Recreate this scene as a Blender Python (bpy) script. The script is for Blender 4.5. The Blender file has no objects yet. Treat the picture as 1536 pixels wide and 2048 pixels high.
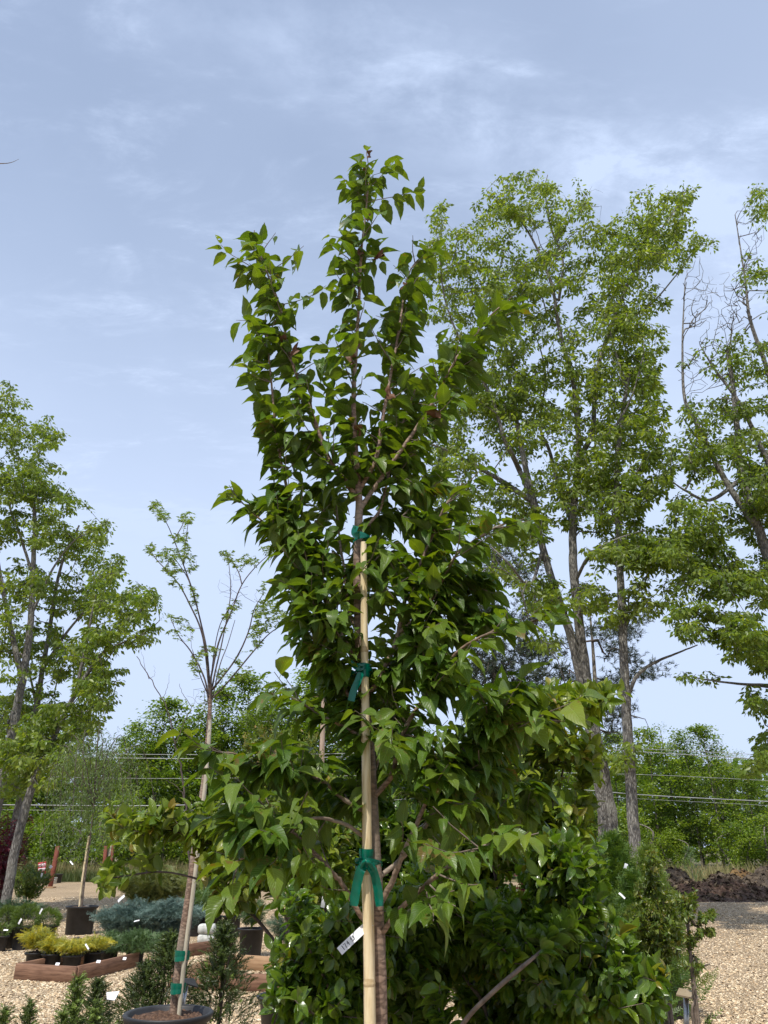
import bpy, math, random
import numpy as np
from mathutils import Vector, Matrix, noise

random.seed(7)
RNG = np.random.default_rng(11)
R = math.radians
S = bpy.context.scene
COL = S.collection

# ---------------------------------------------------------------- camera
PITCH = R(23.7)
FPX = 1541.0
CAMH = 1.6
cam_data = bpy.data.cameras.new("camera")
cam = bpy.data.objects.new("camera", cam_data)
COL.objects.link(cam)
cam.location = (0, 0, CAMH)
cam.rotation_euler = (R(90) + PITCH, 0, 0)
cam_data.sensor_fit = 'VERTICAL'
cam_data.sensor_height = 24.0
cam_data.lens = 24.0 * FPX / 2048.0
cam_data.clip_start = 0.05
cam_data.clip_end = 3000
S.camera = cam

# ---------------------------------------------------------------- light
SUN_EL, SUN_AZ = 62.0, 203.0            # azimuth clockwise from +Y (the view direction)
sd = Vector((math.sin(R(SUN_AZ)) * math.cos(R(SUN_EL)), math.cos(R(SUN_AZ)) * math.cos(R(SUN_EL)), math.sin(R(SUN_EL))))
sun_data = bpy.data.lights.new("sun", 'SUN')
sun_data.energy = 4.8
sun_data.angle = R(0.53)
sun_data.color = (1.0, 0.955, 0.88)
sun = bpy.data.objects.new("sun", sun_data)
sun.rotation_euler = sd.to_track_quat('Z', 'Y').to_euler()
sun.location = (0, 0, 40)
COL.objects.link(sun)

world = bpy.data.worlds.new("World")
S.world = world
world.use_nodes = True
wn, wl = world.node_tree.nodes, world.node_tree.links
wn.clear()
def wnode(t, **k):
    n = wn.new(t)
    for a, b in k.items():
        setattr(n, a, b)
    return n
sky = wnode('ShaderNodeTexSky', sky_type='NISHITA', sun_disc=False, sun_elevation=R(SUN_EL), sun_rotation=R(SUN_AZ),
            altitude=100, air_density=1.15, dust_density=1.6, ozone_density=1.5)
wgeo = wnode('ShaderNodeTexCoord')
sep = wnode('ShaderNodeSeparateXYZ')
wl.new(wgeo.outputs['Generated'], sep.inputs[0])
# flat cloud layer coordinates: direction / (height + 0.12)
add = wnode('ShaderNodeMath', operation='ADD'); add.inputs[1].default_value = 0.12
mx = wnode('ShaderNodeMath', operation='MAXIMUM'); mx.inputs[1].default_value = 0.0
wl.new(sep.outputs[2], mx.inputs[0]); wl.new(mx.outputs[0], add.inputs[0])
dx = wnode('ShaderNodeMath', operation='DIVIDE'); dy = wnode('ShaderNodeMath', operation='DIVIDE')
wl.new(sep.outputs[0], dx.inputs[0]); wl.new(add.outputs[0], dx.inputs[1])
wl.new(sep.outputs[1], dy.inputs[0]); wl.new(add.outputs[0], dy.inputs[1])
comb = wnode('ShaderNodeCombineXYZ')
wl.new(dx.outputs[0], comb.inputs[0]); wl.new(dy.outputs[0], comb.inputs[1])
def wnoise(scale, detail, rough, rot, sx, sy, lo, hi, loc=(0, 0, 0), dist=0.0):
    mp = wnode('ShaderNodeMapping'); mp.inputs['Rotation'].default_value = (0, 0, R(rot))
    mp.inputs['Scale'].default_value = (sx, sy, 1); mp.inputs['Location'].default_value = loc
    nz = wnode('ShaderNodeTexNoise'); nz.inputs['Scale'].default_value = scale
    nz.inputs['Detail'].default_value = detail; nz.inputs['Roughness'].default_value = rough
    nz.inputs['Distortion'].default_value = dist
    mr = wnode('ShaderNodeMapRange', interpolation_type='SMOOTHSTEP')
    mr.inputs['From Min'].default_value = lo; mr.inputs['From Max'].default_value = hi
    wl.new(comb.outputs[0], mp.inputs[0]); wl.new(mp.outputs[0], nz.inputs['Vector']); wl.new(nz.outputs[0], mr.inputs[0])
    return mr.outputs[0]
def wmath(op, a, b):
    n = wnode('ShaderNodeMath', operation=op)
    for i, v in enumerate((a, b)):
        if isinstance(v, (int, float)): n.inputs[i].default_value = v
        else: wl.new(v, n.inputs[i])
    return n.outputs[0]
broad = wnoise(1.1, 5, 0.55, 28, 1, 0.55, 0.35, 0.75, (3.1, 1.7, 0))
wisps = wnoise(3.6, 9, 0.62, -60, 0.7, 1.7, 0.46, 0.72, (0.4, 5.2, 0), 0.6)
fine = wnoise(12.0, 8, 0.68, -30, 0.7, 1.5, 0.35, 0.85, (1.4, 2.2, 0), 0.3)
# one long band of cirrus running up from the right
vr = wnode('ShaderNodeVectorRotate', rotation_type='Z_AXIS'); vr.inputs['Angle'].default_value = R(-22.9)
wl.new(comb.outputs[0], vr.inputs['Vector'])
sep2 = wnode('ShaderNodeSeparateXYZ'); wl.new(vr.outputs[0], sep2.inputs[0])
BAND = 0.60
bnd = wmath('SUBTRACT', sep2.outputs[1], BAND)
bnd = wmath('MULTIPLY', bnd, bnd)
bnd = wmath('MULTIPLY', bnd, -210.0)
bnd = wmath('EXPONENT', bnd, 0)
bandx = wnode('ShaderNodeMapRange', interpolation_type='SMOOTHSTEP')
bandx.inputs['From Min'].default_value = -0.05; bandx.inputs['From Max'].default_value = 0.35
wl.new(sep2.outputs[0], bandx.inputs[0])
band = wmath('MULTIPLY', bnd, wmath('ADD', 0.25, wmath('MULTIPLY', bandx.outputs[0], 0.75)))
bandn = wnoise(7.0, 10, 0.62, -10, 1, 1.3, 0.30, 0.76, (0.3, 0.8, 0), 0.15)
band = wmath('MULTIPLY', band, bandn)
veil = wmath('ADD', 0.38, wmath('MULTIPLY', broad, 0.12))
veil = wmath('ADD', veil, wmath('MULTIPLY', wmath('MULTIPLY', wisps, fine), 0.62))
veil = wmath('ADD', veil, wmath('MULTIPLY', band, 0.52))
low = wnode('ShaderNodeMapRange', interpolation_type='SMOOTHSTEP')
low.inputs['From Min'].default_value = 0.84; low.inputs['From Max'].default_value = 0.10
wl.new(sep.outputs[2], low.inputs[0])
veil = wmath('ADD', veil, wmath('MULTIPLY', low.outputs[0], 0.75))
side = wnode('ShaderNodeMapRange', interpolation_type='SMOOTHSTEP'); side.inputs['From Min'].default_value = 0.0; side.inputs['From Max'].default_value = 0.55
wl.new(dx.outputs[0], side.inputs[0])
veil = wmath('ADD', veil, wmath('MULTIPLY', side.outputs[0], 0.17))
veil = wmath('MINIMUM', veil, 0.95)
cmix = wnode('ShaderNodeMix', data_type='RGBA')
cmix.inputs[7].default_value = (5.1, 6.1, 8.1, 1)
wl.new(veil, cmix.inputs[0]); wl.new(sky.outputs[0], cmix.inputs[6])
bg = wnode('ShaderNodeBackground'); bg.inputs['Strength'].default_value = 0.135
wo = wnode('ShaderNodeOutputWorld')
wl.new(cmix.outputs[2], bg.inputs[0]); wl.new(bg.outputs[0], wo.inputs[0])

S.view_settings.view_transform = 'Standard'
S.view_settings.look = 'None'
S.view_settings.gamma = 1
S.view_settings.use_curve_mapping = False
S.view_settings.exposure = 0.0
S.render.engine = 'CYCLES'
S.cycles.max_bounces = 8
S.cycles.transparent_max_bounces = 8

# ---------------------------------------------------------------- picture to place
CT, ST = math.cos(PITCH), math.sin(PITCH)
def W(px, py, Y):
    """the point at forward distance Y seen at picture position px, py (1536 x 2048 photograph)"""
    cx, cy = (px - 768) / FPX, (1024 - py) / FPX
    d = (cx, CT - cy * ST, ST + cy * CT)
    t = Y / d[1]
    return Vector((d[0] * t, Y, CAMH + d[2] * t))
def G(px, py, z=0.0):
    """the point at height z seen at px, py"""
    cx, cy = (px - 768) / FPX, (1024 - py) / FPX
    d = (cx, CT - cy * ST, ST + cy * CT)
    t = (z - CAMH) / d[2]
    return Vector((d[0] * t, d[1] * t, z))
def pxm(p):
    """pixels per metre at p"""
    return FPX / (p[1] * CT + (p[2] - CAMH) * ST)
def proj(P):
    P = np.asarray(P, float).reshape(-1, 3)
    dep = P[:, 1] * CT + (P[:, 2] - CAMH) * ST
    up = -P[:, 1] * ST + (P[:, 2] - CAMH) * CT
    dep = np.maximum(dep, 1e-3)
    return 768 + FPX * P[:, 0] / dep, 1024 - FPX * up / dep, dep

# ---------------------------------------------------------------- objects
def setp(o, label=None, cat=None, group=None, kind=None):
    if label: o['label'] = label
    if cat: o['category'] = cat
    if group: o['group'] = group
    if kind: o['kind'] = kind
    return o
def thing(name, label, cat, loc, group=None):
    o = bpy.data.objects.new(name, None)
    o.empty_display_size = 0.1
    o.location = loc
    COL.objects.link(o)
    return setp(o, label, cat, group)
def link(name, mesh, parent=None, kind=None, label=None):
    o = bpy.data.objects.new(name, mesh)
    COL.objects.link(o)
    if parent: o.parent = parent
    if kind: o['kind'] = kind
    if label: o['label'] = label
    return o
def root_of(p):
    off = Vector((0, 0, 0))
    while p is not None:
        off += p.location
        p = p.parent
    return off

class MB:
    """collects vertices and faces, then becomes one mesh"""
    def __init__(s):
        s.V = []; s.Fc = []; s.UV = []; s.n = 0; s.T = []
    def add(s, V, F, uv=None, tint=None):
        V = np.asarray(V, float).reshape(-1, 3)
        F = np.asarray(F, int)
        s.V.append(V); s.Fc.append(F + s.n)
        s.UV.append(np.zeros((F.size, 2)) if uv is None else np.asarray(uv, float).reshape(-1, 2))
        s.T.append(np.zeros((len(F), 2)) if tint is None else np.asarray(tint, float).reshape(-1, 2))
        s.n += len(V)
        return s
    def mesh(s, name, mats, off=(0, 0, 0), smooth=True):
        V = np.concatenate(s.V) - np.asarray(off, float)
        me = bpy.data.meshes.new(name)
        nf = sum(len(f) for f in s.Fc)
        loops = np.concatenate([f.ravel() for f in s.Fc])
        tot = np.concatenate([np.full(len(f), f.shape[1]) for f in s.Fc])
        st = np.concatenate([[0], np.cumsum(tot)[:-1]])
        me.vertices.add(len(V)); me.vertices.foreach_set('co', V.ravel())
        me.loops.add(len(loops)); me.loops.foreach_set('vertex_index', loops.astype(np.int32))
        me.polygons.add(nf)
        me.polygons.foreach_set('loop_start', st.astype(np.int32))
        me.polygons.foreach_set('loop_total', tot.astype(np.int32))
        uvl = me.uv_layers.new(name='uv')
        uvl.data.foreach_set('uv', np.concatenate(s.UV).ravel().astype(np.float32))
        T = np.concatenate(s.T)
        for i, nm in enumerate(('tint', 'age')):
            a = me.attributes.new(nm, 'FLOAT', 'FACE')
            a.data.foreach_set('value', T[:, i].astype(np.float32))
        me.polygons.foreach_set('use_smooth', np.full(nf, smooth))
        for m in (mats if isinstance(mats, (list, tuple)) else [mats]):
            me.materials.append(m)
        me.update(calc_edges=True)
        return me
    def build(s, name, mats, parent=None, smooth=True, kind=None, label=None, loc=None):
        """loc: world place of the object's own origin (top level only)"""
        off = root_of(parent) if parent is not None else Vector(loc if loc is not None else (0, 0, 0))
        o = link(name, s.mesh(name, mats, off, smooth), parent, kind, label)
        if parent is None: o.location = off
        return o

def catmull(pts, per=6):
    P = [np.array(p, float) for p in pts]
    P = [2 * P[0] - P[1]] + P + [2 * P[-1] - P[-2]]
    out = []
    for i in range(1, len(P) - 2):
        a, b, c, d = P[i - 1:i + 3]
        for k in range(per):
            t = k / per
            out.append(0.5 * ((2 * b) + (-a + c) * t + (2 * a - 5 * b + 4 * c - d) * t * t + (-a + 3 * b - 3 * c + d) * t ** 3))
    out.append(P[-2])
    return np.array(out)

def tube(mb, P, rad, sides=6, cap=True, v0=0.0):
    P = np.asarray(P, float)
    n = len(P)
    rad = np.broadcast_to(np.asarray(rad, float), (n,))
    T = np.gradient(P, axis=0)
    T /= np.maximum(np.linalg.norm(T, axis=1, keepdims=True), 1e-9)
    ref = np.array([1.0, 0, 0]) if abs(T[0][0]) < 0.8 else np.array([0, 1.0, 0])
    N = np.cross(T, ref); N /= np.maximum(np.linalg.norm(N, axis=1, keepdims=True), 1e-9)
    B = np.cross(T, N)
    a = np.arange(sides) * 2 * np.pi / sides
    V = P[:, None, :] + rad[:, None, None] * (np.cos(a)[None, :, None] * N[:, None, :] + np.sin(a)[None, :, None] * B[:, None, :])
    V = V.reshape(-1, 3)
    i = np.arange(n - 1)[:, None] * sides
    j = np.arange(sides)[None, :]
    j2 = (j + 1) % sides
    F = np.stack([i + j, i + j2, i + sides + j2, i + sides + j], -1).reshape(-1, 4)
    L = np.concatenate([[0], np.cumsum(np.linalg.norm(np.diff(P, axis=0), axis=1))]) + v0
    u = np.arange(sides + 1) / sides
    uv = np.stack([np.stack([np.broadcast_to(u[:-1], (n - 1, sides)), np.broadcast_to(L[:-1, None], (n - 1, sides))], -1),
                   np.stack([np.broadcast_to(u[1:], (n - 1, sides)), np.broadcast_to(L[:-1, None], (n - 1, sides))], -1),
                   np.stack([np.broadcast_to(u[1:], (n - 1, sides)), np.broadcast_to(L[1:, None], (n - 1, sides))], -1),
                   np.stack([np.broadcast_to(u[:-1], (n - 1, sides)), np.broadcast_to(L[1:, None], (n - 1, sides))], -1)], 2).reshape(-1, 2)
    mb.add(V, F, uv)
    if cap and rad[-1] > 1e-5:
        k = (n - 1) * sides
        mb.add(np.vstack([V[k:k + sides], P[-1] + T[-1] * rad[-1] * 0.3]), [[q, (q + 1) % sides, sides] for q in range(sides)])
        mb.add(np.vstack([V[:sides], P[0]]), [[(q + 1) % sides, q, sides] for q in range(sides)])
    return mb
def lathe(mb, prof, c=(0, 0, 0), seg=28, axis=None):
    prof = np.array(prof, float)
    a = np.arange(seg) * 2 * np.pi / seg
    V = np.stack([prof[:, 0][:, None] * np.cos(a), prof[:, 0][:, None] * np.sin(a), np.broadcast_to(prof[:, 1][:, None], (len(prof), seg))], -1).reshape(-1, 3)
    if axis is not None:
        q = Vector((0, 0, 1)).rotation_difference(Vector(axis)).to_matrix()
        V = V @ np.array(q).T
    V = V + np.array(c)
    i = np.arange(len(prof) - 1)[:, None] * seg
    j = np.arange(seg)[None, :]
    j2 = (j + 1) % seg
    F = np.stack([i + j, i + j2, i + seg + j2, i + seg + j], -1).reshape(-1, 4)
    mb.add(V, F)
    return mb
def box(mb, c, sz, M=None, bev=0.0):
    """a box with bevelled long edges, centre c, full sizes sz, optional 3x3 rotation"""
    hx, hy, hz = [v / 2 for v in sz]
    b = min(bev, hx * .9, hy * .9, hz * .9)
    if b > 0:
        V, F = [], []
        for x in (-1, 1):
            for y in (-1, 1):
                for z in (-1, 1):
                    V += [(x * hx, y * (hy - b), z * (hz - b)), (x * (hx - b), y * hy, z * (hz - b)), (x * (hx - b), y * (hy - b), z * hz)]
        V = np.array(V)
        import itertools
        def I(x, y, z, k): return ((x > 0) * 4 + (y > 0) * 2 + (z > 0)) * 3 + k
        quads = []
        for s in (-1, 1):
            quads.append([I(s, -s, -1, 0), I(s, s, -1, 0), I(s, s, 1, 0), I(s, -s, 1, 0)])
            quads.append([I(s, s, -1, 1), I(-s, s, -1, 1), I(-s, s, 1, 1), I(s, s, 1, 1)])
            quads.append([I(-s, -1, s, 2), I(s, -1, s, 2), I(s, 1, s, 2), I(-s, 1, s, 2)])
        for p in (-1, 1):
            for q in (-1, 1):
                quads.append([I(p, q, -1, 0), I(p, q, -1, 1), I(p, q, 1, 1), I(p, q, 1, 0)])
                quads.append([I(p, -1, q, 0), I(p, 1, q, 0), I(p, 1, q, 2), I(p, -1, q, 2)])
                quads.append([I(-1, p, q, 1), I(1, p, q, 1), I(1, p, q, 2), I(-1, p, q, 2)])
        tris = [[I(x, y, z, 0), I(x, y, z, 1), I(x, y, z, 2)] for x in (-1, 1) for y in (-1, 1) for z in (-1, 1)]
        fs = []
        def fix(f):
            p = V[f]; n = np.cross(p[1] - p[0], p[2] - p[0])
            return f if n @ p.mean(0) > 0 else f[::-1]
        quads = [fix(f) for f in quads]; tris = [fix(f) for f in tris]
    else:
        V = np.array([(x * hx, y * hy, z * hz) for x in (-1, 1) for y in (-1, 1) for z in (-1, 1)])
        quads = [[0, 1, 3, 2], [4, 6, 7, 5], [0, 4, 5, 1], [2, 3, 7, 6], [0, 2, 6, 4], [1, 5, 7, 3]]
        tris = None
    if M is not None: V = V @ np.array(M).T
    V = V + np.array(c)
    n0 = mb.n
    mb.add(V, quads)
    if tris:
        mb.n = n0
        mb.V.append(np.zeros((0, 3)))
        mb.Fc.append(np.array(tris) + n0); mb.UV.append(np.zeros((len(tris) * 3, 2))); mb.T.append(np.zeros((len(tris), 2)))
        mb.n = n0 + len(V)
    return mb

# ---------------------------------------------------------------- materials
def new_mat(name):
    m = bpy.data.materials.new(name)
    m.use_nodes = True
    m.node_tree.nodes.clear()
    return m, m.node_tree.nodes, m.node_tree.links
def nd(ns, t, **k):
    n = ns.new(t)
    for a, b in k.items(): setattr(n, a, b)
    return n
def ramp(ns, stops):
    r = ns.new('ShaderNodeValToRGB')
    e = r.color_ramp.elements
    while len(e) < len(stops): e.new(0.5)
    for q, (p, c) in zip(e, stops):
        q.position = p; q.color = (*c, 1)
    return r
def leaf_mat(name, cols, back, trans=0.35, rough=0.42, spec=0.5, veins=0.0, nveins=9, age=None, tcol=None, grade=0.0):
    """cols: three colours the leaves vary between; back: colour of the underside"""
    m, ns, ls = new_mat(name)
    at = nd(ns, 'ShaderNodeAttribute', attribute_name='tint')
    oi = nd(ns, 'ShaderNodeObjectInfo')
    sm = nd(ns, 'ShaderNodeMath', operation='ADD'); ls.new(at.outputs['Fac'], sm.inputs[0]); ls.new(oi.outputs['Random'], sm.inputs[1])
    fr = nd(ns, 'ShaderNodeMath', operation='FRACT'); ls.new(sm.outputs[0], fr.inputs[0])
    cr = ramp(ns, [(0.0, cols[0]), (0.5, cols[1]), (1.0, cols[2])]); ls.new(fr.outputs[0], cr.inputs[0])
    col = cr.outputs[0]
    tc = nd(ns, 'ShaderNodeTexCoord')
    nz = nd(ns, 'ShaderNodeTexNoise'); nz.inputs['Scale'].default_value = 40 if veins else 2.0; nz.inputs['Detail'].default_value = 3
    ls.new(tc.outputs['Object'], nz.inputs['Vector'])
    mr = nd(ns, 'ShaderNodeMapRange'); mr.inputs['From Min'].default_value = 0.3; mr.inputs['From Max'].default_value = 0.7
    mr.inputs['To Min'].default_value = 0.78; mr.inputs['To Max'].default_value = 1.2
    ls.new(nz.outputs[0], mr.inputs[0])
    mu = nd(ns, 'ShaderNodeVectorMath', operation='SCALE'); ls.new(col, mu.inputs[0]); ls.new(mr.outputs[0], mu.inputs['Scale'])
    col = mu.outputs[0]
    if age:
        aa = nd(ns, 'ShaderNodeAttribute', attribute_name='age')
        mg = nd(ns, 'ShaderNodeMix', data_type='RGBA'); mg.inputs[7].default_value = (*age, 1)
        ls.new(aa.outputs['Fac'], mg.inputs[0]); ls.new(col, mg.inputs[6])
        col = mg.outputs[2]
    if veins >= 1:
        # brown specks and scorched patches
        n3 = nd(ns, 'ShaderNodeTexNoise'); n3.inputs['Scale'].default_value = 55; n3.inputs['Detail'].default_value = 5; n3.inputs['Roughness'].default_value = .7
        n4 = nd(ns, 'ShaderNodeTexNoise'); n4.inputs['Scale'].default_value = 7
        vv = nd(ns, 'ShaderNodeNewGeometry')
        ls.new(vv.outputs['Position'], n3.inputs['Vector']); ls.new(vv.outputs['Position'], n4.inputs['Vector'])
        m3 = nd(ns, 'ShaderNodeMath', operation='ADD'); ls.new(n3.outputs[0], m3.inputs[0]); ls.new(n4.outputs[0], m3.inputs[1])
        r3 = nd(ns, 'ShaderNodeMapRange'); r3.inputs['From Min'].default_value = 1.19; r3.inputs['From Max'].default_value = 1.26; r3.inputs['To Max'].default_value = .75
        ls.new(m3.outputs[0], r3.inputs[0])
        g3 = nd(ns, 'ShaderNodeMix', data_type='RGBA'); g3.inputs[7].default_value = (.16, .085, .03, 1)
        ls.new(r3.outputs[0], g3.inputs[0]); ls.new(col, g3.inputs[6]); col = g3.outputs[2]
    bump = None
    if veins:
        sp = nd(ns, 'ShaderNodeSeparateXYZ'); ls.new(tc.outputs['UV'], sp.inputs[0])
        def M(op, a, b=0.0):
            n = nd(ns, 'ShaderNodeMath', operation=op)
            for i, v in enumerate((a, b)):
                if isinstance(v, (int, float)): n.inputs[i].default_value = v
                else: ls.new(v, n.inputs[i])
            return n.outputs[0]
        du = M('ABSOLUTE', M('SUBTRACT', sp.outputs[0], 0.5))
        ph = M('FRACT', M('MULTIPLY', M('SUBTRACT', sp.outputs[1], M('MULTIPLY', du, 0.55)), nveins))
        tri = M('ABSOLUTE', M('SUBTRACT', ph, 0.5))              # 0.5 on the vein, 0 between
        vein = nd(ns, 'ShaderNodeMapRange'); vein.inputs['From Min'].default_value = 0.36; vein.inputs['From Max'].default_value = 0.5
        ls.new(tri, vein.inputs[0])
        mid = nd(ns, 'ShaderNodeMapRange'); mid.inputs['From Min'].default_value = 0.035; mid.inputs['From Max'].default_value = 0.008
        ls.new(du, mid.inputs[0])
        vm = M('MAXIMUM', M('MULTIPLY', vein.outputs[0], 0.55), mid.outputs[0])
        mg = nd(ns, 'ShaderNodeMix', data_type='RGBA'); mg.inputs[7].default_value = (0.24, 0.36, 0.09, 1)
        ls.new(M('MULTIPLY', vm, 0.5 * veins), mg.inputs[0]); ls.new(col, mg.inputs[6])
        col = mg.outputs[2]
        bump = nd(ns, 'ShaderNodeBump'); bump.inputs['Strength'].default_value = 0.55; bump.inputs['Distance'].default_value = 0.002
        ls.new(M('SUBTRACT', 1.0, vm), bump.inputs['Height'])
    ge = nd(ns, 'ShaderNodeNewGeometry')
    mb_ = nd(ns, 'ShaderNodeMix', data_type='RGBA'); mb_.inputs[7].default_value = (*back, 1)
    bf = nd(ns, 'ShaderNodeMath', operation='MULTIPLY'); bf.inputs[1].default_value = 0.7
    ls.new(ge.outputs['Backfacing'], bf.inputs[0])
    ls.new(bf.outputs[0], mb_.inputs[0]); ls.new(col, mb_.inputs[6])
    p = nd(ns, 'ShaderNodeBsdfPrincipled'); p.inputs['Roughness'].default_value = rough
    p.inputs['Specular IOR Level'].default_value = spec
    ls.new(mb_.outputs[2], p.inputs['Base Color'])
    t = nd(ns, 'ShaderNodeBsdfTranslucent')
    tm = nd(ns, 'ShaderNodeVectorMath', operation='MULTIPLY'); tm.inputs[1].default_value = tcol or (1.7, 1.75, 0.55)
    ls.new(col, tm.inputs[0]); ls.new(tm.outputs[0], t.inputs[0])
    if bump: ls.new(bump.outputs[0], p.inputs['Normal'])
    mx_ = nd(ns, 'ShaderNodeMixShader'); mx_.inputs[0].default_value = trans
    o = nd(ns, 'ShaderNodeOutputMaterial')
    ls.new(p.outputs[0], mx_.inputs[1]); ls.new(t.outputs[0], mx_.inputs[2]); ls.new(mx_.outputs[0], o.inputs[0])
    return m
def solid(name, c1, c2=None, scale=8.0, rough=0.6, bump=0.0, stretch=(1, 1, 1), detail=4, spec=0.4, coord='Object', c3=None, lo=0.35, hi=0.65, metal=0.0, bdist=0.01):
    m, ns, ls = new_mat(name)
    tc = nd(ns, 'ShaderNodeTexCoord')
    mp = nd(ns, 'ShaderNodeMapping'); mp.inputs['Scale'].default_value = stretch
    ls.new(tc.outputs[coord], mp.inputs[0])
    nz = nd(ns, 'ShaderNodeTexNoise'); nz.inputs['Scale'].default_value = scale; nz.inputs['Detail'].default_value = detail
    nz.inputs['Roughness'].default_value = 0.62
    ls.new(mp.outputs[0], nz.inputs['Vector'])
    st = [(lo, c1), (hi, c2 or c1)]
    if c3: st = [(lo, c1), ((lo + hi) / 2, c2), (hi, c3)]
    cr = ramp(ns, st); ls.new(nz.outputs[0], cr.inputs[0])
    p = nd(ns, 'ShaderNodeBsdfPrincipled'); p.inputs['Roughness'].default_value = rough
    p.inputs['Specular IOR Level'].default_value = spec; p.inputs['Metallic'].default_value = metal
    ls.new(cr.outputs[0], p.inputs['Base Color'])
    if bump:
        b = nd(ns, 'ShaderNodeBump'); b.inputs['Strength'].default_value = bump; b.inputs['Distance'].default_value = bdist
        ls.new(nz.outputs[0], b.inputs['Height']); ls.new(b.outputs[0], p.inputs['Normal'])
    o = nd(ns, 'ShaderNodeOutputMaterial'); ls.new(p.outputs[0], o.inputs[0])
    return m
def bark_mat(name, c1, c2, su, sv, bump=0.6, dist=0.02, lichen=None, rough=0.85):
    """bark in tube coordinates: u round the stem, v metres along it"""
    m, ns, ls = new_mat(name)
    tc = nd(ns, 'ShaderNodeTexCoord')
    mp = nd(ns, 'ShaderNodeMapping'); mp.inputs['Scale'].default_value = (su, su, sv)
    ls.new(tc.outputs['Object'], mp.inputs[0])
    vo = nd(ns, 'ShaderNodeTexVoronoi', feature='DISTANCE_TO_EDGE'); vo.inputs['Scale'].default_value = 1.0
    nz = nd(ns, 'ShaderNodeTexNoise'); nz.inputs['Scale'].default_value = 1.3; nz.inputs['Detail'].default_value = 6; nz.inputs['Roughness'].default_value = 0.65
    ls.new(mp.outputs[0], nz.inputs['Vector'])
    dv = nd(ns, 'ShaderNodeVectorMath', operation='ADD')
    ls.new(mp.outputs[0], dv.inputs[0]); ls.new(nz.outputs['Color'], dv.inputs[1]); ls.new(dv.outputs[0], vo.inputs['Vector'])
    mr = nd(ns, 'ShaderNodeMapRange'); mr.inputs['From Max'].default_value = 0.25; ls.new(vo.outputs['Distance'], mr.inputs[0])
    mm = nd(ns, 'ShaderNodeMath', operation='MULTIPLY'); ls.new(mr.outputs[0], mm.inputs[0]); ls.new(nz.outputs[0], mm.inputs[1])
    cr = ramp(ns, [(0.02, c1), (0.5, c2)]); ls.new(mm.outputs[0], cr.inputs[0])
    col = cr.outputs[0]
    if lichen:
        n2 = nd(ns, 'ShaderNodeTexNoise'); n2.inputs['Scale'].default_value = 2.2; n2.inputs['Detail'].default_value = 5
        ls.new(tc.outputs['Object'], n2.inputs['Vector'])
        r2 = nd(ns, 'ShaderNodeMapRange'); r2.inputs['From Min'].default_value = 0.5; r2.inputs['From Max'].default_value = 0.66; r2.inputs['To Max'].default_value = 0.7
        ls.new(n2.outputs[0], r2.inputs[0])
        mg = nd(ns, 'ShaderNodeMix', data_type='RGBA'); mg.inputs[7].default_value = (*lichen, 1)
        ls.new(r2.outputs[0], mg.inputs[0]); ls.new(col, mg.inputs[6]); col = mg.outputs[2]
    p = nd(ns, 'ShaderNodeBsdfPrincipled'); p.inputs['Roughness'].default_value = rough; p.inputs['Specular IOR Level'].default_value = 0.25
    ls.new(col, p.inputs['Base Color'])
    b = nd(ns, 'ShaderNodeBump'); b.inputs['Strength'].default_value = bump; b.inputs['Distance'].default_value = dist
    ls.new(mm.outputs[0], b.inputs['Height']); ls.new(b.outputs[0], p.inputs['Normal'])
    o = nd(ns, 'ShaderNodeOutputMaterial'); ls.new(p.outputs[0], o.inputs[0])
    return m

M = {}
M['cherry_leaf'] = leaf_mat('cherry_leaf', [(0.040, 0.092, 0.007), (0.064, 0.130, 0.009), (0.110, 0.178, 0.015)], (0.095, 0.145, 0.032),
                            trans=0.36, rough=0.38, spec=0.36, tcol=(2.0, 1.75, 0.3), veins=1.0, nveins=10, age=(0.19, 0.24, 0.03))
M['glossy_leaf'] = leaf_mat('glossy_leaf', [(0.048, 0.105, 0.008), (0.095, 0.165, 0.012), (0.165, 0.235, 0.020)], (0.09, 0.14, 0.03),
                            trans=0.38, rough=0.24, spec=0.6, veins=0.5, nveins=7, age=(0.26, 0.19, 0.018))
M['bronze_leaf'] = leaf_mat('bronze_leaf', [(0.075, 0.135, 0.010), (0.14, 0.20, 0.015), (0.23, 0.265, 0.024)], (0.10, 0.13, 0.03),
                            trans=0.34, rough=0.35, spec=0.5, veins=0.5, nveins=7, age=(0.24, 0.13, 0.015))
M['small_leaf'] = leaf_mat('small_leaf', [(0.07, 0.12, 0.016), (0.11, 0.16, 0.022), (0.17, 0.20, 0.03)], (0.10, 0.13, 0.04),
                           trans=0.34, rough=0.38, age=(0.22, 0.12, 0.02))
M['zelkova_leaf'] = leaf_mat('zelkova_leaf', [(0.10, 0.17, 0.02), (0.15, 0.22, 0.03), (0.19, 0.25, 0.04)], (0.14, 0.19, 0.05), trans=0.42, rough=0.5)
M['oak_leaf'] = leaf_mat('oak_leaf', [(0.090, 0.155, 0.018), (0.145, 0.215, 0.026), (0.225, 0.285, 0.042)], (0.17, 0.225, 0.065), trans=0.48, rough=0.42, tcol=(1.75, 1.65, 0.5))
M['wood_leaf'] = leaf_mat('wood_leaf', [(0.06, 0.118, 0.009), (0.13, 0.20, 0.015), (0.225, 0.29, 0.024)], (0.10, 0.16, 0.04), trans=0.40, rough=0.5)
M['wood_leaf_pale'] = leaf_mat('wood_leaf_pale', [(0.08, 0.14, 0.02), (0.13, 0.20, 0.03), (0.19, 0.25, 0.045)], (0.12, 0.17, 0.05), trans=0.40, rough=0.5)
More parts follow.
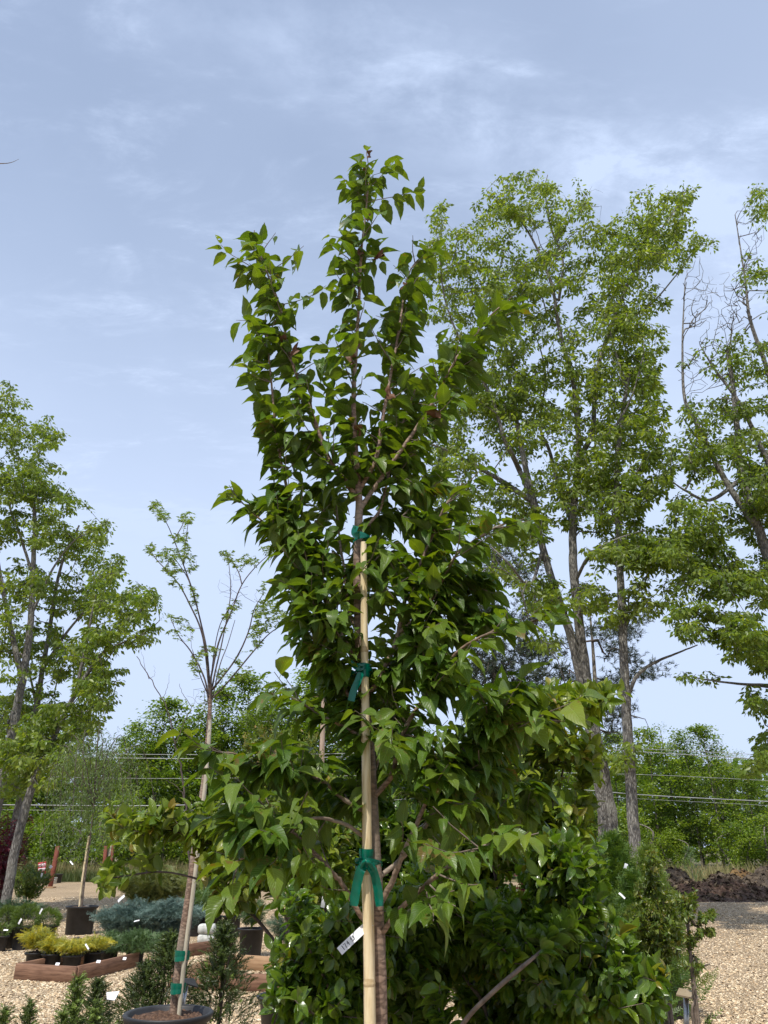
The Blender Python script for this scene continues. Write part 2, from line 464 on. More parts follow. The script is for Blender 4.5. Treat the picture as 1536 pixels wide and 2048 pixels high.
M['pine_leaf'] = leaf_mat('pine_leaf', [(0.016, 0.030, 0.012), (0.028, 0.046, 0.018), (0.05, 0.07, 0.028)], (0.03, 0.05, 0.03), trans=0.1, rough=0.6, tcol=(1, 1, 0.8))
M['willow_leaf'] = leaf_mat('willow_leaf', [(0.08, 0.13, 0.03), (0.11, 0.17, 0.045), (0.15, 0.20, 0.06)], (0.13, 0.17, 0.09), trans=0.35, rough=0.5)
M['red_leaf'] = leaf_mat('red_leaf', [(0.05, 0.006, 0.012), (0.09, 0.008, 0.018), (0.15, 0.012, 0.03)], (0.06, 0.015, 0.025), trans=0.35, rough=0.45, tcol=(1.8, 0.6, 1.0))
M['yew_leaf'] = leaf_mat('yew_leaf', [(0.030, 0.052, 0.008), (0.050, 0.078, 0.012), (0.085, 0.12, 0.018)], (0.06, 0.085, 0.02), trans=0.2, rough=0.45, age=(0.22, 0.31, 0.06))
M['blue_juniper'] = leaf_mat('blue_juniper', [(0.07, 0.125, 0.10), (0.12, 0.185, 0.155), (0.18, 0.255, 0.225)], (0.10, 0.16, 0.13), trans=0.12, rough=0.6, tcol=(1, 1.1, 0.9))
M['gold_juniper'] = leaf_mat('gold_juniper', [(0.30, 0.32, 0.025), (0.58, 0.52, 0.035), (0.82, 0.68, 0.06)], (0.25, 0.26, 0.04), trans=0.25, rough=0.5, tcol=(1.3, 1.2, 0.5), age=(0.06, 0.12, 0.03))
M['olive_juniper'] = leaf_mat('olive_juniper', [(0.08, 0.12, 0.02), (0.15, 0.18, 0.035), (0.25, 0.25, 0.05)], (0.15, 0.17, 0.05), trans=0.2, rough=0.5, tcol=(1.2, 1.2, 0.5))
M['green_juniper'] = leaf_mat('green_juniper', [(0.05, 0.10, 0.025), (0.08, 0.15, 0.04), (0.13, 0.20, 0.06)], (0.08, 0.13, 0.05), trans=0.15, rough=0.55, tcol=(1.1, 1.2, 0.6))
M['dark_juniper'] = leaf_mat('dark_juniper', [(0.025, 0.06, 0.028), (0.045, 0.09, 0.04), (0.07, 0.12, 0.055)], (0.05, 0.09, 0.05), trans=0.12, rough=0.55)
M['globe_leaf'] = leaf_mat('globe_leaf', [(0.06, 0.115, 0.010), (0.11, 0.175, 0.016), (0.18, 0.25, 0.025)], (0.09, 0.13, 0.03), trans=0.2, rough=0.5)
M['arbor_leaf'] = leaf_mat('arbor_leaf', [(0.045, 0.10, 0.012), (0.085, 0.155, 0.018), (0.15, 0.22, 0.028)], (0.07, 0.12, 0.03), trans=0.2, rough=0.5)
M['lime_arbor_leaf'] = leaf_mat('lime_arbor_leaf', [(0.08, 0.14, 0.02), (0.14, 0.20, 0.03), (0.20, 0.26, 0.04)], (0.12, 0.17, 0.04), trans=0.25, rough=0.5)
M['dead_leaf'] = solid('dead_leaf', (0.07, 0.028, 0.012), (0.19, 0.085, 0.035), scale=60, rough=0.7)
M['grass_dry'] = leaf_mat('grass_dry', [(0.12, 0.15, 0.04), (0.26, 0.23, 0.09), (0.40, 0.32, 0.15)], (0.25, 0.22, 0.1), trans=0.3, rough=0.7, tcol=(1.1, 1.1, 0.8))
M['grass_green'] = leaf_mat('grass_green', [(0.05, 0.08, 0.02), (0.08, 0.12, 0.03), (0.16, 0.17, 0.05)], (0.08, 0.11, 0.04), trans=0.3, rough=0.6)
M['cherry_bark'] = bark_mat('cherry_bark', (0.13, 0.085, 0.06), (0.31, 0.21, 0.15), 26, 60, bump=0.30, dist=0.004, lichen=(0.33, 0.29, 0.23), rough=0.6)
M['twig_bark'] = solid('twig_bark', (0.10, 0.075, 0.055), (0.22, 0.17, 0.13), scale=30, rough=0.7, bump=0.2)
M['dark_twig'] = solid('dark_twig', (0.05, 0.035, 0.03), (0.12, 0.09, 0.075), scale=30, rough=0.7)
M['oak_bark'] = bark_mat('oak_bark', (0.095, 0.088, 0.078), (0.27, 0.255, 0.23), 24, 6.0, bump=0.9, dist=0.04, lichen=(0.30, 0.29, 0.25))
M['wood_bark'] = bark_mat('wood_bark', (0.08, 0.07, 0.055), (0.28, 0.25, 0.21), 9, 3, bump=0.6, dist=0.03)
M['bamboo'] = solid('bamboo', (0.50, 0.37, 0.19), (0.72, 0.58, 0.35), c3=(0.80, 0.69, 0.47), scale=7, detail=8, stretch=(14, 14, 1.3), rough=0.42, bump=0.2, bdist=0.003, lo=0.3, hi=0.7)
M['bamboo_node'] = solid('bamboo_node', (0.42, 0.30, 0.15), (0.60, 0.47, 0.28), scale=60, rough=0.55)
M['grey_bamboo'] = solid('grey_bamboo', (0.36, 0.32, 0.24), (0.52, 0.46, 0.34), scale=12, stretch=(6, 6, 0.8), rough=0.55)
M['clod'] = leaf_mat('clod', [(0.02, 0.013, 0.008), (0.06, 0.042, 0.028), (0.17, 0.13, 0.085)], (.1, .08, .05), trans=0, rough=.95, spec=.1)
M['tape'] = leaf_mat('tape', [(0.0, 0.13, 0.085), (0.0, 0.155, 0.10), (0.004, 0.18, 0.12)], (0.005, 0.17, 0.10), trans=0.35, rough=0.18, spec=0.6, tcol=(0.6, 1.4, 1.2))
M['black_pot'] = solid('black_pot', (0.012, 0.012, 0.013), (0.03, 0.03, 0.032), scale=5, rough=0.5, bump=0.05)
M['soil'] = solid('soil', (0.02, 0.011, 0.007), (0.09, 0.048, 0.028), c3=(0.20, 0.12, 0.075), scale=55, rough=0.95, bump=0.8, lo=0.3, hi=0.72)
M['white_tag'] = solid('white_tag', (0.78, 0.79, 0.82), (0.86, 0.86, 0.88), scale=12, rough=0.45)
M['ink'] = solid('ink', (0.02, 0.02, 0.04), (0.04, 0.04, 0.07), scale=200, rough=0.6)
M['grey_ink'] = solid('grey_ink', (0.10, 0.12, 0.12), (0.16, 0.18, 0.18), scale=200, rough=0.6)
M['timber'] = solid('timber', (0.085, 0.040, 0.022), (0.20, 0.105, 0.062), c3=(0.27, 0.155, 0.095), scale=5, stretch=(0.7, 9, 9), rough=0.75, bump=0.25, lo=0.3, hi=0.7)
M['pale_sunlit_timber'] = solid('pale_sunlit_timber', (0.28, 0.165, 0.085), (0.42, 0.27, 0.15), scale=5, stretch=(0.7, 9, 9), rough=0.75, bump=0.2)  # pale wood; on the second frame's inner boards sunlight put into the colour
M['concrete'] = solid('concrete', (0.36, 0.37, 0.34), (0.62, 0.62, 0.58), scale=14, rough=0.9, bump=0.4)
M['steel'] = solid('steel', (0.42, 0.45, 0.48), (0.58, 0.60, 0.63), scale=20, rough=0.4, metal=0.85)
M['black_plate'] = solid('black_plate', (0.018, 0.018, 0.018), (0.03, 0.03, 0.03), scale=6, rough=0.6, spec=0.2)
M['tan_plate'] = solid('tan_plate', (0.26, 0.20, 0.12), (0.33, 0.26, 0.17), scale=6, rough=0.6)
M['rust_post'] = solid('rust_post', (0.13, 0.036, 0.022), (0.23, 0.07, 0.042), scale=6, rough=0.8, bump=0.2)
M['sign_red'] = solid('sign_red', (0.30, 0.012, 0.02), (0.38, 0.02, 0.03), scale=6, rough=0.5)
M['pole_wood'] = solid('pole_wood', (0.30, 0.22, 0.16), (0.46, 0.36, 0.28), scale=8, stretch=(6, 6, 0.5), rough=0.85, bump=0.2)
M['ceramic'] = solid('ceramic', (0.03, 0.025, 0.025), (0.07, 0.06, 0.06), scale=6, rough=0.3)
M['wire'] = solid('wire', (0.30, 0.31, 0.31), (0.40, 0.41, 0.41), scale=3, rough=0.5, metal=0.2)
M['mulch'] = solid('mulch', (0.026, 0.015, 0.010), (0.075, 0.042, 0.028), c3=(0.20, 0.135, 0.09), scale=4.5, detail=9, rough=0.95, bump=1.0, bdist=0.12, lo=0.3, hi=0.7)
M['dirt'] = solid('dirt', (0.022, 0.015, 0.010), (0.065, 0.047, 0.032), c3=(0.16, 0.125, 0.085), scale=3.2, detail=9, rough=0.95, bump=1.0, bdist=0.15, lo=0.3, hi=0.7)
M['ochre_dirt'] = solid('ochre_dirt', (0.10, 0.055, 0.02), (0.20, 0.125, 0.045), scale=1.8, detail=9, rough=0.95, bump=1.0, bdist=0.12)
# ---------------------------------------------------------------- stems
class Skel:
    def __init__(s, cap=30000):
        s.P = np.zeros((cap, 3)); s.par = np.full(cap, -1, int); s.rad = np.zeros(cap); s.tag = np.zeros(cap, int)
        s.ok = np.ones(cap, bool); s.n = 0; s.tips = []
    def node(s, p, par, r=0.0, tag=0, ok=True):
        i = s.n; s.P[i] = p; s.par[i] = par; s.rad[i] = r; s.tag[i] = tag; s.ok[i] = ok; s.n += 1
        return i
    def near(s, p):
        return int(np.argmin(((s.P[:s.n] - np.array(p)) ** 2).sum(1)))
    def path(s, pts, r0, r1, tag, parent=None, ok=True, per=5, wob=0.0, okfrom=0.0):
        """a traced stem; joins the nearest stem point when parent is None and stems exist"""
        C = catmull(pts, per)
        if wob:
            w = RNG.normal(0, wob, C.shape); w[0] = 0
            C = C + np.cumsum(w, 0) * 0.5 + w
        if parent is None: parent = s.near(C[0]) if s.n else -1
        k = len(C)
        for i, p in enumerate(C):
            parent = s.node(p, parent, r0 + (r1 - r0) * i / (k - 1), tag, ok and i / k >= okfrom)
        return parent
    def dirs(s, i):
        j = s.par[i]
        if j < 0: return np.array([0, 0, 1.0])
        d = s.P[i] - s.P[j]
        return d / max(np.linalg.norm(d), 1e-9)
    def grow(s, A, seg=0.25, rise=0.6, curve=0.3, wob=0.02, maxd=1e9):
        A = np.asarray(A, float)
        base = s.P[:s.n].copy()
        d0 = np.array([np.sqrt(((base - a) ** 2).sum(1).min()) for a in A])
        for k in np.argsort(d0):
            a = A[k]
            D = a - s.P[:s.n]
            d = np.sqrt((D ** 2).sum(1))
            cost = d + rise * np.maximum(0, 0.25 * d - D[:, 2]) + (~s.ok[:s.n]) * 1e3
            i = int(np.argmin(cost))
            if d[i] > maxd: continue
            p0 = s.P[i]; dist = d[i]
            u = s.dirs(i)
            c = p0 + u * dist * curve + np.array([0, 0, 0.08 * dist])
            m = max(1, int(round(dist / seg)))
            par = i
            for q in range(1, m + 1):
                t = q / m
                p = (1 - t) ** 2 * p0 + 2 * t * (1 - t) * c + t * t * a + (RNG.normal(0, wob, 3) * dist if q < m else 0)
                par = s.node(p, par)
            s.tips.append(par)
    def finish(s, tipr, expo=0.42, wt=None):
        n = s.n
        cnt = np.zeros(n)
        kids = np.zeros(n, int)
        for i in range(n):
            if s.par[i] >= 0: kids[s.par[i]] += 1
        cnt[kids == 0] = 1
        for i in range(n - 1, -1, -1):
            if s.par[i] >= 0: cnt[s.par[i]] += cnt[i]
        s.cnt = cnt
        s.r = np.where(s.rad[:n] > 0, s.rad[:n], tipr * cnt ** expo)
        for i in range(n):
            j = s.par[i]
            if j >= 0 and s.rad[i] == 0: s.r[i] = min(s.r[i], s.r[j] * 0.85)
    def chains(s):
        n = s.n
        kids = [[] for _ in range(n)]
        for i in range(n):
            if s.par[i] >= 0: kids[s.par[i]].append(i)
        out = []
        stack = [(-1, i) for i in range(n) if s.par[i] < 0]
        while stack:
            j, i = stack.pop()
            ch = [j] if j >= 0 else []
            tag = s.tag[i]
            ch.append(i)
            while kids[i]:
                ks = kids[i]
                same = [k for k in ks if s.tag[k] == tag and (tag > 0)]
                if tag > 0:
                    nx = same[0] if same else None
                else:
                    nx = max(ks, key=lambda q: s.cnt[q])
                for k in ks:
                    if k != nx: stack.append((i, k))
                if nx is None: break
                ch.append(nx); i = nx
            if len(ch) > 1: out.append((tag, ch))
        return out
    def emit(s, groups, sides=5, big=10):
        """groups: function tag -> MB"""
        for tag, ch in s.chains():
            mb = groups(tag)
            if mb is None: continue
            P = s.P[ch].copy(); r = s.r[ch].copy()
            if len(ch) > 1 and s.par[ch[1]] == ch[0]: r[0] = min(r[0], r[1] * 1.15)
            tube(mb, P, r, big if r.max() > 0.03 * (1 if sides < 8 else .2) else (sides if r.max() > 0.004 else 3), cap=False)

def in_ellipses(ells, dens, Y, dY, rng=RNG, edge=0.0, ymax=None):
    """points spread through crown lobes; each lobe: picture x, y, half width, half height, density factor, depth offset"""
    out = []
    for e in ells:
        x, y, rx, ry = e[:4]
        k = e[4] if len(e) > 4 else 1.0
        oy = e[5] if len(e) > 5 else 0.0
        n = int(dens * k * math.pi * rx * ry)
        for _ in range(n):
            while True:
                u, v, w = rng.uniform(-1, 1, 3)
                q = u * u + v * v + w * w
                if q < 1: break
            out.append(W(x + u * rx, y + v * ry, Y + oy + w * dY))
    return np.array(out)
def clump_keep(A, scale, thr, seed=0.0):
    """thins points by a noise field so that gaps and clumps form"""
    return np.array([a for a in A if noise.noise(Vector(a) * scale + Vector((seed, seed * 2, 0))) > thr])

# ---------------------------------------------------------------- leaves
def leaf_tpl(rows=9, cols=5, wide=0.27, base=0.75, tip=0.16, fold=0.35, curl=0.22, serr=0.03, wave=0.0, petiole=0.0, seed=0, twist=0.0, pw=0.72):
    """a leaf of length 1 along +Y, upper side +Z; returns vertices, quads, uv per corner"""
    rg = random.Random(seed)
    V = []
    for i in range(rows):
        t = i / (rows - 1)
        w = wide * (math.sin(math.pi * min(1, max(0, t)) ** pw)) ** base * (1 - 0.25 * t)
        if t > 1 - tip: w *= max(0.0, (1 - t) / tip) ** 0.8 * .75 + 0.12 * (t < 1)
        if i == 0: w = wide * 0.10
        if i == rows - 1: w = wide * 0.008
        for j in range(cols):
            s_ = -1 + 2 * j / (cols - 1)
            ww = w * (1 + (serr * (1 if i % 2 else -1) if abs(s_) == 1 else 0))
            x = s_ * ww
            z = abs(s_) ** 1.2 * ww * fold - curl * t * t + wave * math.sin(t * 9 + s_ * 2 + seed) * ww
            a = twist * t
            V.append((x * math.cos(a) - 0 * z, t - 0.10 * curl * t * t + 0.0 * x, z + x * math.sin(a)))
    F = []; UV = []
    for i in range(rows - 1):
        for j in range(cols - 1):
            a = i * cols + j
            F.append((a, a + 1, a + cols + 1, a + cols))
            u0, u1 = j / (cols - 1), (j + 1) / (cols - 1); v0, v1 = i / (rows - 1), (i + 1) / (rows - 1)
            UV += [(u0, v0), (u1, v0), (u1, v1), (u0, v1)]
    V = np.array(V)
    if petiole:
        V[:, 1] += petiole
        n = len(V)
        pv = [(-.010, 0, 0), (.010, 0, 0), (.008, petiole + .03, .004), (-.008, petiole + .03, .004)]
        V = np.vstack([V, pv]); F.append((n, n + 1, n + 2, n + 3)); UV += [(0.5, 0.5)] * 4
    return V, np.array(F), np.array(UV)
def frames(ax, nm):
    ax = ax / np.maximum(np.linalg.norm(ax, axis=1, keepdims=True), 1e-9)
    nm = nm - (nm * ax).sum(1, keepdims=True) * ax
    nm = nm / np.maximum(np.linalg.norm(nm, axis=1, keepdims=True), 1e-9)
    return np.cross(ax, nm), ax, nm
def scatter(mb, tpl, pos, ax, nm, size, tint=None, age=None, wscale=None):
    """copies of one template joined into mb"""
    V, F, UV = tpl
    pos, ax, nm = (np.asarray(v, float).reshape(-1, 3) for v in (pos, ax, nm))
    n = len(pos)
    if n == 0: return mb
    X, Yv, Z = frames(ax, nm)
    size = np.broadcast_to(np.asarray(size, float), (n,))
    ws = np.ones(n) if wscale is None else wscale
    P = (pos[:, None, :] + size[:, None, None] * (V[None, :, 0, None] * ws[:, None, None] * X[:, None, :] + V[None, :, 1, None] * Yv[:, None, :] + V[None, :, 2, None] * Z[:, None, :])).reshape(-1, 3)
    Fa = (F[None] + np.arange(n)[:, None, None] * len(V)).reshape(-1, F.shape[1])
    if tint is None: tint = RNG.random(n)
    if age is None: age = np.zeros(n)
    T = np.stack([np.repeat(tint, len(F)), np.repeat(age, len(F))], 1)
    mb.add(P, Fa, np.tile(UV, (n, 1)), T)
    return mb
def simple_leaf(wide=0.25, curl=0.15, fold=0.3):
    """four triangles"""
    V = np.array([(0, 0, 0), (-wide, .42, wide * fold - curl * .18), (0, .45, -curl * .2), (wide, .42, wide * fold - curl * .18), (0, 1, -curl)], float)
    F = np.array([(0, 2, 1), (0, 3, 2), (1, 2, 4), (2, 3, 4)])
    return V, F, np.tile([(0.5, 0.5)], (12, 1))
def spray_tpl(n=7, length=1.0, w=0.07, lf=0.34, droop=0.15, seed=0, flat=0.25):
    """a feathery conifer shoot: narrow leaflets either side of an arching axis"""
    rg = random.Random(seed)
    V = []; F = []
    for i in range(n):
        t = (i + .3) / n
        c = np.array([0, t * length, -droop * t * t])
        for sgn in (-1, 1):
            l = lf * (1.1 - .75 * t) * rg.uniform(.8, 1.2)
            a = math.radians(rg.uniform(35, 60))
            d = np.array([sgn * math.sin(a), math.cos(a), rg.uniform(-flat, flat)]) * l
            pn = np.array([-d[1], d[0], 0]); pn = pn / np.linalg.norm(pn) * w * .5
            k = len(V)
            V += [c - pn * .6, c + pn * .6, c + d * .55 + pn, c + d]
            F += [(k, k + 1, k + 2), (k, k + 2, k + 3)]
    k = len(V)
    V += [(-w * .3, 0, 0), (w * .3, 0, 0), (0, length, -droop), ]
    F += [(k, k + 1, k + 2)]
    F = np.array(F)
    return np.array(V, float), F, np.tile([(0.5, 0.5)], (F.size, 1))
def needle_shoot_tpl(n=16, w=0.035, lf=0.2, seed=0, up=35, radial=True, length=1.0):
    """a yew or pine shoot: needles all round a short axis"""
    rg = random.Random(seed)
    V = []; F = []
    for i in range(n):
        t = (i + .5) / n
        a = rg.uniform(0, 2 * math.pi) if radial else (math.pi * (i % 2) + rg.uniform(-.4, .4))
        e = math.radians(up + rg.uniform(-12, 12))
        l = lf * rg.uniform(.8, 1.15) * (1.0 if t < .8 else .75)
        d = np.array([math.cos(a) * math.cos(e), math.sin(e), math.sin(a) * math.cos(e)]) * l
        pn = np.cross(d, [0, 1, 0]); pn = pn / max(np.linalg.norm(pn), 1e-6) * w * .5
        c = np.array([0, t * length, 0])
        k = len(V)
        V += [c - pn, c + pn, c + d + pn * .3, c + d - pn * .3]
        F += [(k, k + 1, k + 2), (k, k + 2, k + 3)]
    F = np.array(F)
    return np.array(V, float), F, np.tile([(0.5, 0.5)], (F.size, 1))
SL = simple_leaf()
SLN = simple_leaf(0.17, 0.25, 0.3)
SLW = simple_leaf(0.33, 0.10, 0.25)
SPR = [spray_tpl(seed=i) for i in range(3)]
SPRF = [spray_tpl(n=10, w=0.045, lf=0.25, seed=i + 9, droop=.25, flat=.4) for i in range(3)]
NDL = [needle_shoot_tpl(seed=i) for i in range(3)]
def unit(v):
    v = np.asarray(v, float)
    return v / np.maximum(np.linalg.norm(v, axis=-1, keepdims=True), 1e-9)
def rand_dirs(n, zlo=-1, zhi=1):
    a = RNG.uniform(0, 2 * np.pi, n); z = RNG.uniform(zlo, zhi, n); r = np.sqrt(np.maximum(0, 1 - z * z))
    return np.stack([r * np.cos(a), r * np.sin(a), z], 1)

def big_tree(name, label, limbs, tips, leaf_m, bark_m, base, group=None, seg=0.45, nleaf=10, lsize=(.12, .185), spread=.16,
             tipr=.008, expo=.44, tpl=None, rise=.6, cat='tree', extra_bare=None, hang=(-1, -.05), maxd=1e9):
    """limbs: list of (points, r0, r1, attach) - the first is the trunk"""
    t = thing(name, label, cat, base, group)
    sk = Skel(60000)
    for k, (pts, r0, r1, okf) in enumerate(limbs):
        sk.path(pts, r0, r1, k + 1, okfrom=okf, parent=None if k else -1, per=6, wob=r1 * .12)
    ntr = sk.n
    if extra_bare is not None and len(extra_bare):
        sk.grow(extra_bare, seg * .5, 1.0, .5, .012)
    sk.tips = []
    sk.grow(tips, seg, rise, .35, .025, maxd=maxd)
    sk.finish(tipr, expo)
    mbs = {}
    def grp(tag):
        return mbs.setdefault(tag, MB())
    sk.emit(grp, sides=4, big=12)
    for tag in sorted(mbs):
        if tag == 1: mbs[tag].build('trunk', bark_m, t)
        elif tag > 1: mbs[tag].build('branch', bark_m, t)
        else: mbs[tag].build('twigs', bark_m, t, kind='stuff')
    tp = np.array(sk.tips)
    n = len(tp) * nleaf
    idx = np.repeat(tp, nleaf)
    par = sk.par[idx]
    f = RNG.random(n)[:, None] ** 1.5
    pos = sk.P[idx] * (1 - f) + sk.P[par] * f
    ax = rand_dirs(n, *hang)
    pos = pos + unit(ax * [1, 1, .4]) * (RNG.random(n)[:, None] ** .7) * spread
    nm = rand_dirs(n, .2, 1)
    mb = MB()
    sz = RNG.uniform(lsize[0], lsize[1], n)
    # leaves of one twig share a tone
    tone = np.clip(np.repeat(RNG.beta(2, 2, len(tp)), nleaf) + RNG.normal(0, .12, n), 0, .999)
    scatter(mb, tpl or SL, pos, ax, nm, sz, tone)
    mb.build('foliage', leaf_m, t, kind='stuff')
    return t
def pts3(lst, Y):
    """picture points to places; each (x, y) or (x, y, depth offset)"""
    return [W(p[0], p[1], Y + (p[2] if len(p) > 2 else 0)) for p in lst]

def pot_mesh(rad_top, rad_bot, h, base, lip=0.025, rim=0.035, th=0.008, seg=32):
    prof = [(rad_bot * .96, 0.0), (rad_bot, 0.012), (rad_top - .012, h - rim), (rad_top - .012 + lip * .8, h - rim + .003), (rad_top + lip * .8, h - rim * .5), (rad_top + lip, h - .006),
            (rad_top + lip * .8, h), (rad_top + .002, h - .002), (rad_top - .010, h - .012), (rad_top - .022, h * .72), (0.001, h * .70)]
    return lathe(MB(), prof, base, seg)
def soil_mesh(rad, z, base, n=10, amp=.012):
    mb = MB()
    V = [(0, 0, z + amp)]; seg = 24
    for i in range(1, n):
        for j in range(seg):
            r = rad * i / (n - 1); a = 2 * math.pi * j / seg
            V.append((r * math.cos(a), r * math.sin(a), z + amp * (1 - (i / n) ** 2) + RNG.normal(0, amp * .45)))
    F3 = [[0, 1 + j, 1 + (j + 1) % seg] for j in range(seg)]
    F4 = [[1 + (i - 1) * seg + j, 1 + i * seg + j, 1 + i * seg + (j + 1) % seg, 1 + (i - 1) * seg + (j + 1) % seg] for i in range(1, n - 1) for j in range(seg)]
    V = np.array(V) + np.array(base)
    mb.add(V, F3); n0 = mb.n
    mb.Fc.append(np.array(F4)); mb.UV.append(np.zeros((len(F4) * 4, 2))); mb.T.append(np.zeros((len(F4), 2))); mb.V.append(np.zeros((0, 3)))
    return mb
def add_pot(root, rt, rb, h, soil=True, off=(0, 0, 0)):
    b = root.location + Vector(off)
    o = pot_mesh(rt, rb, h, b).build('pot', M['black_pot'], root)
    if soil: soil_mesh(rt - .018, h * .9, b).build('soil', M['soil'], root)
    return o
def tag_strip(name, label, p, d, up, L, w, mat, group=None, cat='tag', band=None):
    """a thin plastic tag, folded slightly"""
    d = Vector(d).normalized(); n = Vector(up); n = (n - n.dot(d) * d).normalized(); s_ = d.cross(n)
    mb = MB()
    K = 6
    V = []
    for i in range(K + 1):
        t = i / K
        c = Vector(p) + d * L * t + n * (0.04 * L * math.sin(t * 3.1))
        for q in (-1, 1):
            V += [c + s_ * q * w / 2 + n * .0006, c + s_ * q * w / 2 - n * .0006]
    F = []
    for i in range(K):
        a = i * 4; b = a + 4
        F += [(a, b, b + 2, a + 2), (a + 1, a + 3, b + 3, b + 1), (a, a + 1, b + 1, b), (a + 2, b + 2, b + 3, a + 3)]
    F += [(0, 2, 3, 1), (K * 4, K * 4 + 1, K * 4 + 3, K * 4 + 2)]
    mb.add(V, F)
    o = mb.build(name, mat, None, smooth=False, loc=p)
    return setp(o, label, cat, group)
# ================================================================= the ground
def sheet(name, V, F, mat, kind='structure', label=None, smooth=True):
    return MB().add(np.array(V, float), F).build(name, mat, None, smooth, kind, label)
def gravel_mat(name, cols, dark, sc=34.0, patch=None):
    m, ns, ls = new_mat(name)
    tc = nd(ns, 'ShaderNodeTexCoord')
    vo = nd(ns, 'ShaderNodeTexVoronoi'); vo.inputs['Scale'].default_value = sc
    ls.new(tc.outputs['Object'], vo.inputs['Vector'])
    sx = nd(ns, 'ShaderNodeSeparateXYZ'); ls.new(vo.outputs['Color'], sx.inputs[0])
    cr = ramp(ns, [(i / (len(cols) - 1), c) for i, c in enumerate(cols)]); ls.new(sx.outputs[0], cr.inputs[0])
    de = nd(ns, 'ShaderNodeTexVoronoi', feature='DISTANCE_TO_EDGE'); de.inputs['Scale'].default_value = sc
    ls.new(tc.outputs['Object'], de.inputs['Vector'])
    gm = nd(ns, 'ShaderNodeMapRange'); gm.inputs['From Max'].default_value = 0.22; ls.new(de.outputs['Distance'], gm.inputs[0])
    mg = nd(ns, 'ShaderNodeMix', data_type='RGBA'); mg.inputs[6].default_value = (*dark, 1)
    ls.new(gm.outputs[0], mg.inputs[0]); ls.new(cr.outputs[0], mg.inputs[7])
    nz = nd(ns, 'ShaderNodeTexNoise'); nz.inputs['Scale'].default_value = 0.35; nz.inputs['Detail'].default_value = 7
    ls.new(tc.outputs['Object'], nz.inputs['Vector'])
    mr = nd(ns, 'ShaderNodeMapRange'); mr.inputs['From Min'].default_value = .35; mr.inputs['From Max'].default_value = .68
    mr.inputs['To Min'].default_value = 1.08; mr.inputs['To Max'].default_value = .82
    ls.new(nz.outputs[0], mr.inputs[0])
    sc_ = nd(ns, 'ShaderNodeVectorMath', operation='SCALE'); ls.new(mg.outputs[2], sc_.inputs[0]); ls.new(mr.outputs[0], sc_.inputs['Scale'])
    p = nd(ns, 'ShaderNodeBsdfPrincipled'); p.inputs['Roughness'].default_value = .9; p.inputs['Specular IOR Level'].default_value = .2
    ls.new(sc_.outputs[0], p.inputs['Base Color'])
    b = nd(ns, 'ShaderNodeBump'); b.inputs['Strength'].default_value = 1.0; b.inputs['Distance'].default_value = .03
    ls.new(de.outputs['Distance'], b.inputs['Height']); ls.new(b.outputs[0], p.inputs['Normal'])
    o = nd(ns, 'ShaderNodeOutputMaterial'); ls.new(p.outputs[0], o.inputs[0])
    return m
M['gravel'] = gravel_mat('gravel', [(.43, .31, .19), (.54, .42, .27), (.63, .51, .35), (.40, .27, .15), (.70, .59, .43)], (.26, .18, .11), sc=46.0)
M['grey_gravel'] = gravel_mat('grey_gravel', [(.22, .165, .105), (.32, .25, .165), (.46, .37, .25), (.27, .20, .125)], (.13, .095, .06), sc=30)
M['forest_floor'] = solid('forest_floor', (.045, .04, .02), (.12, .10, .045), c3=(.20, .16, .08), scale=.8, detail=9, rough=.95)

gx = np.linspace(-1, 1, 61); gy = np.linspace(0, 1, 81)
def grid_sheet(name, xs, ys, zf, mat, kind='structure', label=None):
    X, Y = np.meshgrid(xs, ys)
    Z = np.vectorize(zf)(X, Y)
    nx, ny = len(xs), len(ys)
    i = np.arange(ny - 1)[:, None] * nx + np.arange(nx - 1)[None]
    F = np.stack([i, i + 1, i + nx + 1, i + nx], -1).reshape(-1, 4)
    return sheet(name, np.stack([X, Y, Z], -1).reshape(-1, 3), F, mat, kind, label)
def nz2(x, y, s=1.0, seed=0.0):
    return noise.noise(Vector((x * s, y * s, seed)))
xs = np.concatenate([[-1500, -600, -200, -90], np.linspace(-60, 60, 61), [90, 200, 600, 1500]])
ys = np.concatenate([[-400, -100, -30], np.linspace(-8, 60, 69), [80, 120, 300, 800, 2200]])
grid_sheet('gravel_ground', xs, ys, lambda x, y: 0.0, M['gravel'])

# woodland floor beyond the yard, ragged edge
n = 120
ex = np.linspace(-90, 90, n)
edge = 46.5 + np.array([nz2(x, 0, .5) * .5 + nz2(x, 3, 2.5) * .25 for x in ex])
V = []; F = []
for i in range(n):
    for k, yy in enumerate((edge[i], edge[i] + 3, 70, 900)):
        V.append((ex[i] * (1 if k < 3 else 8), yy, .004 + (0.05 if k == 1 else .1 if k > 1 else 0)))
for i in range(n - 1):
    for k in range(3):
        a = i * 4 + k
        F.append((a, a + 4, a + 5, a + 1))
sheet('woodland_floor', V, F, M['forest_floor'])

